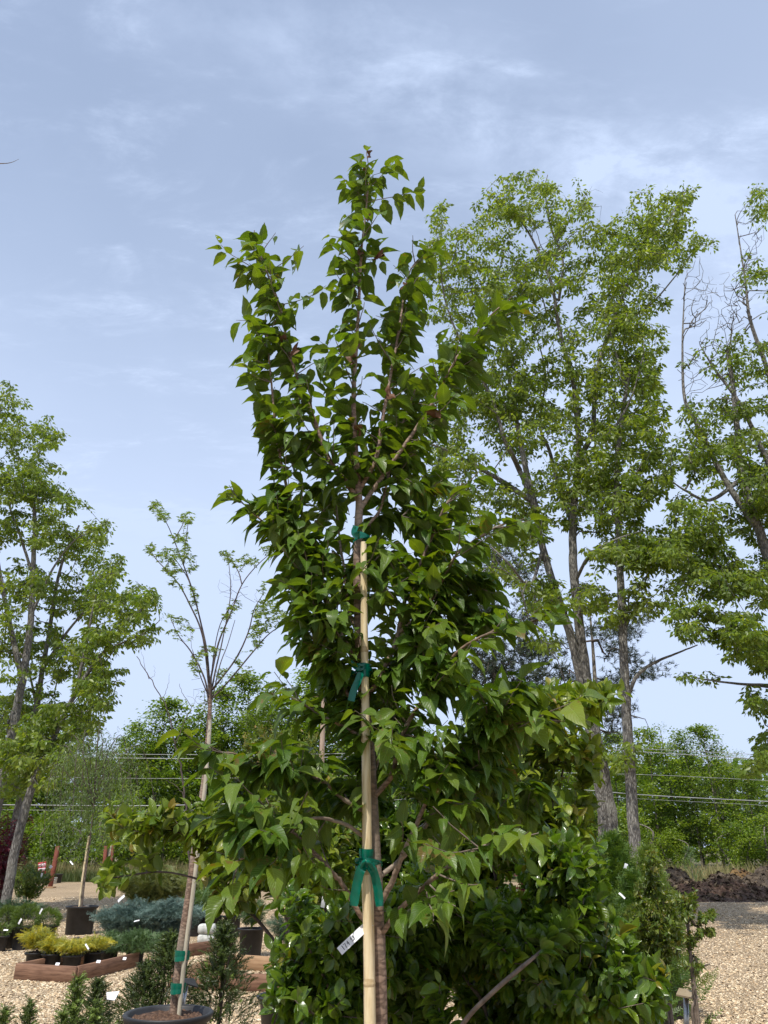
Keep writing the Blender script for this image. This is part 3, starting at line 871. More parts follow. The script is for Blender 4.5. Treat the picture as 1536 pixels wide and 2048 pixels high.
# loose stones standing proud of the gravel
M['stone'] = leaf_mat('stone', [(.40, .27, .15), (.57, .44, .28), (.72, .61, .44)], (.5, .4, .3), trans=0.0, rough=.9, spec=.2)
def stones(name, pts, size, mat):
    rg = RNG
    V = np.array([(1, 0, 0), (0, 1, 0), (-1, 0, 0), (0, -1, 0), (0, 0, .62), (.72, .72, .1), (-.72, .72, .1), (-.72, -.72, .1), (.72, -.72, .1)]) * .5
    F = np.array([(0, 5, 4), (5, 1, 4), (1, 6, 4), (6, 2, 4), (2, 7, 4), (7, 3, 4), (3, 8, 4), (8, 0, 4)])
    n = len(pts)
    ax = rand_dirs(n, -.35, .35); nm = unit(rand_dirs(n, .6, 1))
    mb = MB()
    P = np.column_stack([pts, np.full(n, .001)])
    scatter(mb, (V, F, np.zeros((F.size, 2))), P, ax, nm, size, wscale=rg.uniform(.6, 1.1, n))
    return mb.build(name, mat, None, smooth=False, kind='stuff', loc=(0, 12, 0))
pts = []
while len(pts) < 120000:
    y = 8.2 * (32 / 8.2) ** (RNG.random() ** 1.35)
    px = RNG.uniform(-60, 640) if RNG.random() < .6 else RNG.uniform(1100, 1600) if RNG.random() < .8 else RNG.uniform(640, 1100)
    x = (px - 768) / FPX * (y * CT - 1.6 * ST)
    pts.append((x, y))
pts = np.array(pts)
stones('gravel_stones', pts, np.clip(RNG.lognormal(math.log(.020), .35, len(pts)), .012, .06) * (pts[:, 1] / 11) ** .4, M['stone'])

n = 5200
ly = 8.2 * (26 / 8.2) ** RNG.random(n); lx = (RNG.uniform(-60, 1600, n) - 768) / FPX * (ly * CT - 1.6 * ST)
k = np.array([noise.noise(Vector((a * .9, b * .9, 4))) for a, b in zip(lx, ly)]); q = k > RNG.uniform(-.3, .5, n)
mb = MB(); scatter(mb, SLN, np.column_stack([lx, ly, np.full(n, .012)])[q], rand_dirs(n, -.1, .3)[q], rand_dirs(n, .3, 1)[q], RNG.uniform(.02, .07, n)[q])
M['litter'] = leaf_mat('litter', [(.05, .03, .015), (.13, .075, .035), (.25, .16, .08)], (.12, .08, .04), trans=.1, rough=.8)
mb.build('leaf_litter', M['litter'], None, kind='stuff', loc=(0, 12, 0))

# ================================================================= the piles on the right
def pile(name, label, lobes, mat, cat='pile', seed=0.0, amp=.12, loc=None, group=None):
    """lobes: (x, y, rx, ry, h)"""
    x0 = min(l[0] - l[2] * 1.7 for l in lobes); x1 = max(l[0] + l[2] * 1.7 for l in lobes)
    y0 = min(l[1] - l[3] * 1.7 for l in lobes); y1 = max(l[1] + l[3] * 1.7 for l in lobes)
    nx = int((x1 - x0) / .07); ny = int((y1 - y0) / .09)
    nx, ny = min(nx, 260), min(ny, 110)
    mb = MB(); V = []
    for j in range(ny + 1):
        for i in range(nx + 1):
            x = x0 + (x1 - x0) * i / nx; y = y0 + (y1 - y0) * j / ny
            z = 0
            for (cx, cy, rx, ry, h) in lobes:
                d = ((x - cx) / rx) ** 2 + ((y - cy) / ry) ** 2
                z = max(z, h * math.exp(-d * 1.6))
            k = min(1, z / .25)
            z += (nz2(x, y, .9, seed) * amp * 1.6 + nz2(x, y, 3.2, seed + 3) * amp + nz2(x, y, 8, seed + 5) * amp * .7 + abs(nz2(x, y, 17, seed + 8)) * amp * .55) * k
            V.append((x, y, z - .06))
    F = [(j * (nx + 1) + i, j * (nx + 1) + i + 1, (j + 1) * (nx + 1) + i + 1, (j + 1) * (nx + 1) + i) for j in range(ny) for i in range(nx)]
    mb.add(V, F)
    l0 = lobes[0]
    o = mb.build(name, mat, None, loc=(l0[0], l0[1], 0))
    V = np.array(V); V = V[V[:, 2] > .02]
    q = V[RNG.integers(len(V), size=min(3500, len(V)))]
    T = np.array([(1, 0, 0), (0, 1, 0), (-1, 0, 0), (0, -1, 0), (.1, 0, .7), (.7, .6, .2), (-.6, .8, .1), (-.7, -.6, .3), (.8, -.7, .1)]) * .5
    TF = np.array([(0, 5, 4), (5, 1, 4), (1, 6, 4), (6, 2, 4), (2, 7, 4), (7, 3, 4), (3, 8, 4), (8, 0, 4)])
    mc = MB(); scatter(mc, (T, TF, np.zeros((24, 2))), q, rand_dirs(len(q)), rand_dirs(len(q), .3, 1), np.clip(RNG.lognormal(math.log(.07), .5, len(q)), .03, .28))
    mc.build('clods', M['clod'], o, smooth=False, kind='stuff')
    return setp(o, label, cat, group)
pile('mulch_pile', 'low spread-out heap of dark red-brown mulch in front of the dirt heaps', [(12.0, 31.2, 2.6, 1.8, .66), (15.4, 30.6, 3.4, 1.4, .36), (10.0, 31.3, 2.0, 1.4, .4)], M['mulch'], seed=1, amp=.16)
pile('dirt_pile', 'tallest dark dirt heap, rising to the right in front of the wood', [(17.9, 36.4, 3.2, 2.4, 1.25), (21.5, 36.4, 3.4, 2.4, 1.3), (15.2, 34.6, 2.2, 1.6, .5)], M['dirt'], seed=4, amp=.2)
pile('dirt_pile', 'small pointed grey-brown dirt heap at the left end of the heaps', [(13.1, 38.6, 1.2, 1.3, .78)], M['dirt'], seed=7)
pile('dirt_pile', 'low rounded dirt heap between the pointed heap and the tallest heap', [(15.0, 37.6, 1.7, 1.4, .66)], M['dirt'], seed=9)
pile('dirt_pile', 'small ochre yellow dirt heap against the flank of the tallest heap', [(16.4, 38.9, 1.3, 1.0, .80)], M['ochre_dirt'], seed=12)

# ================================================================= the wood along the far edge
def wood_variant(seed, H=12.0, wid=2.6, lowz=.12, ntip=230, nleaf=34, lsz=(.16, .30), mat='wood_leaf', bark='wood_bark', tpl=SLW, nst=1, clump=.55):
    """a woodland tree standing at the origin; returns its three meshes"""
    rg = np.random.default_rng(seed)
    sk = Skel(12000)
    top = np.array([rg.normal(0, .3), rg.normal(0, .3), H * .93])
    for q in range(nst):
        o = rg.normal(0, .25, 3) * (nst > 1)
        sk.path([(o[0], o[1], -.1), (o[0] * 2 + rg.normal(0, .1), o[1] * 2 + rg.normal(0, .1), H * .33), (o[0] * 3 + rg.normal(0, .2), o[1] * 3, H * .66), top * (1 - .1 * q)],
                .10 + .05 * rg.random(), .02, 1 + q, parent=-1, okfrom=.12)
    A = []
    while len(A) < ntip:
        t = rg.random()
        z = H * (lowz + (1 - lowz) * t)
        r = wid * (math.sin(math.pi * min(1, t * .86 + .10)) ** .65) * math.sqrt(rg.random())
        a = rg.uniform(0, 2 * math.pi)
        p = (r * math.cos(a), r * math.sin(a), z)
        if noise.noise(Vector(p) * clump + Vector((seed * 3.1, 0, 0))) > -.08: A.append(p)
    sk.grow(A, .6, .35, .3, .03)
    sk.finish(.012, .42)
    tr = MB(); tw = MB()
    sk.emit(lambda tag: tr if tag else tw, sides=3, big=8)
    tp = np.array(sk.tips); n = len(tp) * nleaf
    idx = np.repeat(tp, nleaf)
    off = rg.normal(0, 1, (n, 3)) * [.34, .34, .16]
    pos = sk.P[idx] + off
    # sprays lie in layers, leaves facing up
    ax = rand_dirs(n, -.6, .1); nm = unit(rand_dirs(n, .3, 1) + [0, 0, .6])
    tone = np.clip(np.repeat(rg.beta(2, 2, len(tp)), nleaf) + rg.normal(0, .14, n), 0, .999)
    mb = MB(); scatter(mb, tpl, pos, ax, nm, rg.uniform(*lsz, n), tone)
    return dict(H=H, trunk=tr.mesh('trunk', M[bark]), twigs=tw.mesh('twigs', M[bark]), foliage=mb.mesh('foliage', M[mat]))
WV = [wood_variant(1), wood_variant(2, wid=3.1), wood_variant(3, wid=2.2, ntip=170), wood_variant(4, wid=2.5, mat='wood_leaf_pale', lsz=(.10, .2), nleaf=34),
      wood_variant(5, wid=3.4, H=10, lowz=.05, ntip=260), wood_variant(6, H=12, wid=1.9, mat='wood_leaf_pale', nleaf=18, ntip=150)]
UNDER = [wood_variant(11, H=4.2, wid=2.0, lowz=.05, ntip=90, nst=2, clump=.9, lsz=(.13, .24)), wood_variant(12, H=3.4, wid=1.7, lowz=.05, ntip=80, nst=2, clump=.9, mat='wood_leaf_pale', lsz=(.12, .2))]
BARE = wood_variant(21, H=12, wid=2.0, lowz=.25, ntip=260, nleaf=2, mat='wood_leaf_pale', lsz=(.08, .15))
def place_tree(v, x, y, H, label, group, name='woodland_tree', cat='tree'):
    t = thing(name, label, cat, (x, y, 0), group)
    s_ = H / v['H']
    t.scale = (s_ * random.uniform(.9, 1.1),) * 2 + (s_,)
    t.rotation_euler = (random.uniform(-.02, .02), random.uniform(-.02, .02), random.uniform(0, 6.28))
    link('trunk', v['trunk'], t); link('twigs', v['twigs'], t, 'stuff'); link('foliage', v['foliage'], t, 'stuff')
    return t
row1 = [(-120, 1400), (-60, 1395), (15, 1420), (90, 1452), (160, 1478), (225, 1486), (285, 1478), (330, 1440), (385, 1446), (440, 1418), (492, 1392), (548, 1380), (600, 1378), (650, 1392), (705, 1430), (765, 1462), (830, 1474),
        (900, 1486), (965, 1478), (1035, 1486), (1100, 1500), (1165, 1505), (1225, 1500)]
row1r = [(1292, 1478), (1325, 1462), (1368, 1486), (1408, 1478), (1452, 1512), (1492, 1536), (1535, 1548), (1590, 1530), (1660, 1520)]
for i, (px, py) in enumerate(row1):
    Y = 57 + random.uniform(-1.5, 1.5)
    p = W(px, py, Y)
    lb = {4: 'wood-edge tree straight behind the crown of the weeping willow', 5: 'wood-edge tree just right of the weeping willow crown', 6: 'wood-edge tree at the low notch of the treeline, left of the fan-shaped tree',
          7: 'wood-edge tree behind the bare sapling', 8: 'wood-edge tree directly behind the trunk of the fan-shaped tree', 9: 'wood-edge tree just right of the fan-shaped tree, before the treeline rises',
          10: 'wood-edge tree with a rounded top, left flank of the highest hump of the treeline', 11: 'highest rounded wood-edge tree left of the utility pole', 12: 'wood-edge tree touching the left side of the utility pole',
          13: 'wood-edge tree right behind the utility pole', 2: 'wood-edge tree seen between the left-edge trunks', 3: 'wood-edge tree right of the rightmost left-edge trunk', 22: 'wood-edge tree seen between the straight tall trunk and the leaning ones'}.get(i, 'wood-edge tree mostly covered by nearer crowns')
    place_tree(WV[(0, 1, 4, 2, 1, 3)[i % 6]], p.x, Y, p.z * 1.13, lb, 'trees along the front edge of the wood')
for i, (px, py) in enumerate(row1r):
    Y = 62 + random.uniform(-2, 2)
    p = W(px, py, Y)
    place_tree(WV[(0, 3, 5, 1, 3)[i % 5]], p.x, Y, p.z * 1.10, ('wood tree touching the right side of the straight tall trunk', 'highest crown of the wood right of the straight tall trunk', 'pale green crown second from the highest one, behind the pointed dirt heap',
               'thin pale crown behind the low rounded dirt heap', 'crown above the ochre dirt heap', 'lower crown behind the tallest dirt heap', 'last wood crown before the right edge of the picture')[i] if i < 7 else 'wood tree beyond the right edge of the picture', 'trees of the wood behind the dirt heaps')
for px, py, lb in ((1405, 1468, 'tallest of three almost bare grey trees rising out of the wood'), (1425, 1480, 'middle one of three almost bare grey trees in the wood'), (1458, 1500, 'lowest and rightmost of three almost bare grey trees in the wood')):
    p = W(px, py, 64)
    place_tree(BARE, p.x, 64, p.z * 1.03, lb, 'bare trees in the wood')
for r_, (Y0, dyy, step) in enumerate(((66, 30, 62), (76, 48, 66))):
    px = -160 + 30 * r_
    while px < 1720:
        ref = np.interp(px, [a for a, b in row1 + row1r], [b for a, b in row1 + row1r])
        Y = Y0 + random.uniform(-2.5, 2.5)
        p = W(px, ref + dyy + random.uniform(-12, 25), Y)
        place_tree(random.choice(WV), p.x, Y, max(5, p.z), 'half hidden tree deeper inside the wood', 'trees deeper inside the wood')
        px += step * random.uniform(.8, 1.2)
px = -140
while px < 1700:
    Y = 51.5 + random.uniform(-1, 1.2) + (4.5 if px > 1280 else 0)
    p = W(px, 1640, Y)
    if not (1360 < px < 1420):
        place_tree(UNDER[0 if random.random() < .6 else 1], p.x, Y, random.uniform(2.6, 4.6) if px < 1280 else random.uniform(2.2, 4.0), 'low leafy bush at the foot of the wood', 'bushes at the foot of the wood', name='woodland_bush', cat='bush')
    px += random.uniform(48, 84)
# the depth of the wood, one mass
n = 15000
P = np.column_stack([RNG.uniform(-75, 75, n), RNG.uniform(84, 96, n), RNG.random(n) ** .8 * 10.5])
mb = MB(); scatter(mb, SLW, P, rand_dirs(n, -.6, .2), rand_dirs(n, 0, 1), RNG.uniform(.7, 1.3, n))
mb.build('far_wood', M['wood_leaf'], None, kind='stuff', loc=(0, 90, 0))
# tall dry grass between yard and wood
def grass(name, n, xr, yr, h, mat, seed, lean=.3, w=.012):
    x = RNG.uniform(*xr, n); y = RNG.uniform(*yr, n)
    k = np.array([noise.noise(Vector((a * .35, b * .6, seed))) for a, b in zip(x, y)])
    keep = k > -.25
    x, y, k = x[keep], y[keep], k[keep]
    n = len(x)
    ax = unit(np.column_stack([RNG.normal(0, lean, n), RNG.normal(0, lean, n), np.ones(n)]))
    V = np.array([(-1, 0, 0), (1, 0, 0), (.8, .5, .03), (-.8, .5, .03), (0, 1, .12)]) * [w, 1, 1]
    F = np.array([(0, 1, 2), (0, 2, 3), (3, 2, 4)])
    mb = MB(); scatter(mb, (V, F, np.zeros((9, 2))), np.column_stack([x, y, np.full(n, .0)]), ax, rand_dirs(n, -.1, .1), h * (.6 + .5 * RNG.random(n)) * (1 + k * .6))
    return mb.build(name, mat, None, kind='stuff', loc=(sum(xr) / 2, sum(yr) / 2, 0))
grass('dry_grass', 26000, (-30, 2), (47.6, 53), .95, M['grass_dry'], 1.0, w=.022)
grass('green_grass', 20000, (-30, 2), (46.8, 50), .62, M['grass_green'], 5.0, w=.028)
grass('dry_grass', 5200, (9, 36), (46, 54), .95, M['grass_dry'], 3.0, w=.022)
M_small = thing('young_pine', 'small green pine seedling standing behind the low dirt heaps', 'tree', (G(1384, 1760).x * 0 + W(1384, 1740, 41).x, 41, 0))
mb = MB(); tube(mb, [(M_small.location.x, 41, 0), (M_small.location.x, 41, 1.6)], [.03, .005], 5); mb.build('trunk', M['wood_bark'], M_small)
n = 260; h_ = RNG.random(n); a_ = RNG.uniform(0, 6.28, n); r_ = .65 * (1 - h_) * RNG.random(n) ** .5
mb = MB(); P = np.column_stack([M_small.location.x + r_ * np.cos(a_), 41 + r_ * np.sin(a_), .15 + 1.5 * h_])
scatter(mb, NDL[0], P, unit(np.column_stack([np.cos(a_), np.sin(a_), np.full(n, .7)])), rand_dirs(n), RNG.uniform(.2, .34, n)); mb.build('foliage', M['green_juniper'], M_small, kind='stuff')

# ================================================================= power line
def pole_at(px, Y, pytop):
    b = W(px, 1600, Y); x = b.x
    top = W(px, pytop, Y).z
    t = thing('utility_pole', 'weathered wooden utility pole with a grey box, half hidden behind the big-leaved young tree', 'utility pole', (x, Y, 0))
    tube(MB(), [(x, Y, -.1), (x, Y, top * .5), (x, Y, top)], [.15, .135, .11], 12).build('pole', M['pole_wood'], t)
    box(MB(), (x + .35, Y - .16, top + .0), (2.2, .10, .12), bev=.01).build('crossarm', M['pole_wood'], t)
    for d in (-.6, .05, .62, 1.3):
        lathe(MB(), [(0.001, 0), (.05, .0), (.06, .06), (.035, .09), (.075, .13), (.04, .17), (.07, .21), (.03, .25), (.001, .27)], (x + d, Y - .16, top + .06), 10).build('insulator', M['ceramic'], t)
    bz = W(px, 1421, Y).z
    box(MB(), (x + .55, Y - .22, bz), (.62, .3, .36), bev=.03).build('meter_box', M['concrete'], t)
    tube(MB(), [(x + .1, Y - .1, bz), (x + .3, Y - .15, bz)], .02, 6).build('bracket', M['steel'], t)
    return x
pole_at(641, 39, 1392)
def wire(ptsl, r, label, sagp=0):
    C = catmull(ptsl, 14); r *= .7
    o = tube(MB(), C, r, 4, cap=False).build('power_line', M['wire'], None, loc=C[0])
    setp(o, label, 'power line', 'power lines in front of the wood')
YL = 40
for pl, r, lb in (
    ([(-120, 1500), (25, 1504), (320, 1509), (640, 1508), (960, 1497), (1200, 1494), (1291, 1498), (1496, 1508), (1700, 1520)], .016, 'upper thin power line, topmost of the four crossing the wood'),
    ([(-120, 1506), (29, 1511), (320, 1517), (640, 1515), (960, 1503), (1200, 1500), (1285, 1504), (1496, 1517), (1700, 1530)], .024, 'bright double power line just under the topmost one'),
    ([(-120, 1547), (40, 1552), (320, 1557), (640, 1553), (960, 1544), (1272, 1549), (1455, 1557), (1700, 1570)], .013, 'thin faint power line midway between the upper lines and the thick lower line'),
    ([(-120, 1608), (50, 1610), (320, 1611), (640, 1600), (960, 1578), (1130, 1578), (1275, 1589), (1395, 1596), (1536, 1603), (1700, 1613)], .028, 'thick low power line crossing in front of the bushes'),
    ([(-120, 1618), (150, 1621), (320, 1622), (640, 1610), (960, 1588), (1130, 1588), (1285, 1598), (1536, 1611), (1700, 1620)], .010, 'faint lowest power line just under the thick one')):
    wire([W(a, b, YL) for a, b in pl], r, lb)

# ================================================================= tall trees on the right
def limb(lst, Y, r0, r1, okf=0.0):
    return (pts3(lst, Y), r0, r1, okf)
YB = 20.0
base = W(1215, 1800, YB)
limbsB = [
    limb([(1232, 1880), (1216, 1690), (1188, 1500), (1150, 1300), (1118, 1200), (1082, 1080), (1068, 1010), (1040, 940), (1000, 850), (970, 760), (950, 690)], YB, .155, .04, .45),
    limb([(1060, 1000, 0), (1000, 960), (930, 920), (880, 895), (840, 885)], YB, .085, .02, .1),
    limb([(1072, 1020), (1050, 930), (1035, 850), (1020, 770), (1010, 690), (1000, 600, 1)], YB, .10, .02, .1),
    limb([(1040, 940), (1010, 880, -1), (985, 800, -1), (930, 700, -1), (890, 600, -1), (875, 480, -1)], YB, .07, .015, .2),
    limb([(1085, 1100), (1060, 1170, -1), (1020, 1130, -2), (980, 1090, -2)], YB, .05, .015, .2),
]
limbsA = [
    limb([(1200, 1870), (1225, 1690), (1208, 1560), (1185, 1440), (1168, 1320), (1150, 1160), (1147, 1080), (1150, 1000), (1158, 900), (1150, 780), (1125, 680), (1108, 580)], YB, .185, .05, .40),
    limb([(1108, 580), (1085, 520), (1060, 470), (1030, 430), (990, 400)], YB, .055, .012, 0),
    limb([(1118, 600), (1125, 520), (1100, 450), (1090, 380), (1095, 350)], YB, .05, .012, 0),
    limb([(1157, 920), (1185, 860), (1190, 760), (1215, 670), (1250, 580), (1300, 490), (1350, 420), (1378, 370)], YB, .085, .012, .15),
    limb([(1210, 690), (1240, 650, 1), (1300, 610, 1), (1360, 540, 1), (1410, 470, 1)], YB, .05, .01, .15),
    limb([(1150, 1060), (1120, 980, 1), (1098, 900, 1), (1080, 850, 1), (1090, 740, 1.5), (1060, 640, 1.5)], YB, .08, .015, .2),
    limb([(1160, 880), (1215, 870, -1), (1260, 800, -1.5), (1290, 700, -1.5)], YB, .06, .012, .2),
    limb([(1152, 1160), (1180, 1110, -1), (1230, 1080, -2), (1290, 1060, -2)], YB, .05, .012, .3),
]
YC = 19.0
limbsC = [
    limb([(1285, 1860), (1271, 1700), (1258, 1500), (1252, 1350), (1246, 1200), (1240, 1050), (1238, 930), (1248, 830), (1262, 740)], YC, .15, .05, .5),
    limb([(1255, 1395), (1275, 1350), (1310, 1325), (1350, 1308), (1395, 1290)], YC, .055, .015, .7),
    limb([(1258, 1430), (1290, 1438)], YC, .02, .008, .5),
    limb([(1246, 1270), (1270, 1220, 1), (1310, 1190, 1)], YC, .04, .012, .5),
    limb([(1240, 1010), (1265, 960), (1300, 900)], YC, .05, .012, .3),
    limb([(1255, 780), (1230, 700), (1215, 640)], YC, .045, .012, .3),
]
ellA = [(1050, 395, 82, 55, 1.1), (1000, 440, 62, 60, .8), (1130, 400, 60, 50, .45), (1150, 470, 60, 70, .55), (1320, 425, 75, 55, 1.3), (1375, 385, 22, 26, 1), (1260, 490, 80, 60, 1.15), (1400, 480, 30, 30, .7),
        (1330, 500, 70, 45, .9), (1230, 570, 90, 70, .9), (1080, 560, 90, 80, .8), (1280, 620, 60, 80, .65), (1180, 690, 110, 90, .6), (1250, 780, 80, 90, .6), (1120, 780, 90, 80, .7), (1300, 720, 40, 70, .5),
        (1200, 900, 110, 80, 1), (1110, 980, 80, 70, .7), (1200, 1010, 90, 60, .9), (1290, 1090, 100, 45, 1.3), (1240, 1110, 90, 30, 1.2, -1.5), (1180, 1200, 60, 35, .8)]
ellB = [(880, 440, 26, 40, .7), (870, 520, 40, 45, .8), (940, 500, 55, 60, .85), (900, 600, 60, 60, .8), (990, 560, 80, 70, .9), (1010, 660, 90, 60, 1), (920, 700, 60, 60, .9), (1000, 760, 90, 70, 1.1), (930, 820, 90, 60, 1),
        (1040, 850, 80, 70, 1.1), (900, 920, 80, 50, .9), (860, 1000, 50, 30, .5), (960, 1000, 90, 50, .9), (1040, 1060, 70, 50, .7), (1000, 1120, 90, 40, .6), (1080, 1190, 60, 50, .8), (1090, 1290, 40, 30, .4), (1230, 1510, 40, 35, .7), (1160, 1480, 35, 45, .5)]
ellC = [(1270, 700, 50, 80, .6), (1230, 640, 50, 60, .5), (1290, 850, 50, 80, .8), (1310, 950, 50, 50, .7), (1240, 980, 60, 60, .8), (1240, 1150, 60, 40, 1), (1320, 1110, 60, 40, 1), (1300, 1200, 40, 30, .6), (1230, 1230, 30, 30, .5), (1265, 1500, 16, 30, .5)]
D = .0088
def tips_of(ells, Y, dY, dens=D, seed=0.0):
    return clump_keep(in_ellipses(ells, dens, Y, dY), .75, -.18, seed)
bareA = in_ellipses([(1185, 400, 25, 40, .6), (1200, 470, 20, 30, .4), (1100, 480, 60, 60, .3)], D, YB, 1)
OAK = dict(leaf_m=M['oak_leaf'], bark_m=M['oak_bark'])
big_tree('oak_tree', 'tall grey-barked tree with two leaning forks, tallest crown right of the young staked tree', limbsA, tips_of(ellA, YB, 2.2), base=(W(1200, 1800, YB).x, YB, 0), nleaf=19, extra_bare=bareA, **OAK)
big_tree('oak_tree', 'tall grey-barked tree leaning left, leftmost of the three trunks behind the bronze shrub', limbsB, tips_of(ellB, YB, 2.2, seed=3.), base=(base.x, YB, 0), nleaf=19, **OAK)
big_tree('oak_tree', 'straight tall tree with a curved low side branch, rightmost of the three tall trunks', limbsC, tips_of(ellC, YC, 1.6, seed=5.), base=(W(1285, 1800, YC).x, YC, 0), nleaf=19, **OAK)
# far right tree, partly outside the frame
YD = 18.0
limbsD = [
    limb([(1640, 1860), (1625, 1600), (1590, 1400), (1560, 1250), (1540, 1130), (1500, 1010), (1480, 930), (1470, 800), (1455, 700)], YD, .20, .05, .35),
    limb([(1510, 1050), (1450, 960), (1400, 860), (1370, 800), (1365, 690), (1370, 560)], YD, .09, .012, .2),
    limb([(1545, 1150), (1560, 1000), (1520, 890), (1475, 800), (1430, 740), (1400, 690)], YD, .10, .012, .2),
    limb([(1560, 900), (1540, 760), (1500, 640), (1490, 560), (1470, 430)], YD, .08, .012, .2),
    limb([(1590, 1400), (1520, 1320), (1480, 1260), (1420, 1240), (1370, 1220)], YD, .08, .015, .2),
    limb([(1580, 1370), (1520, 1370), (1450, 1365), (1370, 1352)], YD, .05, .012, .4),
    limb([(1480, 960), (1420, 1000), (1370, 980), (1340, 960)], YD, .06, .012, .3),
    limb([(1600, 1500), (1570, 1470), (1530, 1450)], YD, .05, .012, .3),
    limb([(1560, 1200), (1500, 1150), (1430, 1130), (1380, 1120)], YD, .06, .012, .3),
]
ellD = [(1525, 400, 30, 45, .8), (1500, 540, 40, 40, .5), (1440, 720, 70, 50, .22), (1500, 720, 50, 60, .7), (1420, 820, 60, 50, .5), (1510, 850, 60, 60, 1), (1380, 900, 50, 50, .5), (1440, 930, 70, 60, .9), (1530, 980, 70, 70, 1.2),
        (1400, 1030, 70, 60, 1), (1480, 1060, 90, 60, 1.2), (1360, 1100, 60, 40, 1), (1430, 1150, 80, 50, 1.2), (1530, 1160, 60, 60, 1.1), (1400, 1240, 60, 45, 1.3, -1), (1470, 1270, 70, 50, 1.3, -1), (1540, 1300, 50, 50, 1), (1400, 1350, 50, 12, .8),
        (1510, 1400, 25, 30, 1.2), (1540, 1500, 30, 55, 1.2), (1500, 1535, 16, 20, 1), (1590, 700, 60, 200, .6), (1620, 1000, 80, 200, .6), (1600, 1350, 60, 200, .5), (1350, 1180, 30, 40, .6)]
ellD = [(*e[:4], e[4] * (1.45 if e[1] > 800 else 1.15), *e[5:]) for e in ellD]
bareD = in_ellipses([(1395, 590, 35, 80, 1.0), (1440, 630, 55, 90, .9), (1500, 460, 30, 80, 1.1), (1480, 600, 40, 70, .8), (1380, 740, 30, 60, .8), (1440, 780, 50, 60, .6)], D, YD, 1.2)
big_tree('oak_tree', 'tree cut by the right edge, bare grey twigs standing out of its upper crown', limbsD, tips_of(ellD, YD, 1.8, seed=8.), base=(W(1640, 1800, YD).x, YD, 0), nleaf=19, lsize=(.10, .155), extra_bare=bareD, **OAK)
# pines behind
PND = needle_shoot_tpl(n=14, w=.075, lf=.55, seed=77, up=30, length=.6)
def pine(label, px, pytop, Y, ells, trunk, n_dens=.0085):
    t = thing('pine_tree', label, 'tree', (W(trunk[0][0], 1700, Y).x, Y, 0))
    sk = Skel(12000)
    sk.path(pts3(trunk, Y), .17, .04, 1, parent=-1, okfrom=.25)
    A = in_ellipses(ells, n_dens, Y, 1.8)
    sk.grow(A, .5, -.1, .15, .04)
    sk.finish(.016, .4)
    tr, tw = MB(), MB()
    sk.emit(lambda tag: tr if tag else tw, sides=3, big=8)
    tr.build('trunk', M['wood_bark'], t); tw.build('twigs', M['dark_twig'], t, kind='stuff')
    tp = np.repeat(np.array(sk.tips), 5); n = len(tp)
    mb = MB()
    scatter(mb, PND, sk.P[tp] + RNG.normal(0, .16, (n, 3)), rand_dirs(n, -.1, .9), rand_dirs(n), RNG.uniform(.26, .40, n))
    mb.build('foliage', M['pine_leaf'], t, kind='stuff')
pine('dark pine with ragged needle tufts, seen between the young staked tree and the leaning trunks', 985, 1040, 33,
     [(1000, 1110, 50, 50, .8), (940, 1170, 60, 30, .8), (1040, 1150, 40, 30, .8), (980, 1230, 80, 35, .9), (1060, 1240, 40, 30, .8), (1010, 1310, 90, 45, 1), (950, 1360, 70, 40, .8), (1060, 1360, 50, 30, .8), (1000, 1420, 90, 30, .6)],
     [(992, 1760), (990, 1500), (988, 1300), (985, 1150), (990, 1050)])
pine('dark pine with flat layered boughs, standing behind the three tall trunks', 1185, 1220, 35,
     [(1200, 1270, 60, 20, .9), (1260, 1260, 55, 18, 1), (1090, 1300, 60, 22, 1), (1240, 1310, 60, 18, .9), (1290, 1345, 60, 18, .9), (1110, 1350, 60, 20, .9), (1200, 1370, 70, 18, .8), (1080, 1390, 60, 25, .8), (1230, 1420, 50, 20, .7), (1140, 1430, 60, 20, .7), (1220, 1460, 30, 16, .8)],
     [(1206, 1760), (1200, 1560), (1192, 1400), (1186, 1300), (1180, 1225)])

# ================================================================= tall trees on the left
YE = 23.0
DL_ = D
def ltree(label, limbs, ells, Y, bx, seed, nleaf=19, bare=None):
    big_tree('oak_tree', label, limbs, tips_of(ells, Y, 2.0, dens=D * 1.2, seed=seed), base=(W(bx, 1770, Y).x, Y, 0), nleaf=nleaf, lsize=(.11, .17), extra_bare=bare, **OAK)
ltree('tall tree at the left edge with the thickest, pale speckled trunk',
      [limb([(-70, 1850), (-25, 1700), (5, 1560), (30, 1440), (52, 1320), (62, 1230), (66, 1150), (70, 1050), (66, 980)], YE, .165, .05, .4),
       limb([(45, 1360), (20, 1250), (0, 1150), (-20, 1000), (-10, 880), (5, 800)], YE, .09, .012, .2),
       limb([(66, 1150), (40, 1070), (20, 1000), (60, 930), (100, 880)], YE, .05, .012, .2),
       limb([(62, 1230), (90, 1170), (110, 1130), (150, 1080), (190, 1060)], YE, .05, .012, .2)],
      [(20, 850, 60, 60, .9), (90, 870, 40, 40, 1), (-30, 820, 40, 60, .8), (50, 950, 80, 50, 1.1), (-20, 1000, 60, 80, 1), (110, 1000, 60, 40, 1), (60, 1060, 80, 40, 1), (180, 1060, 55, 35, .9), (40, 1150, 70, 50, .9), (-10, 1250, 70, 70, .9),
       (30, 1330, 50, 40, .6), (20, 1560, 60, 40, .9), (-20, 1450, 50, 60, .8), (10, 780, 25, 22, .6)], YE, -50, 11.)
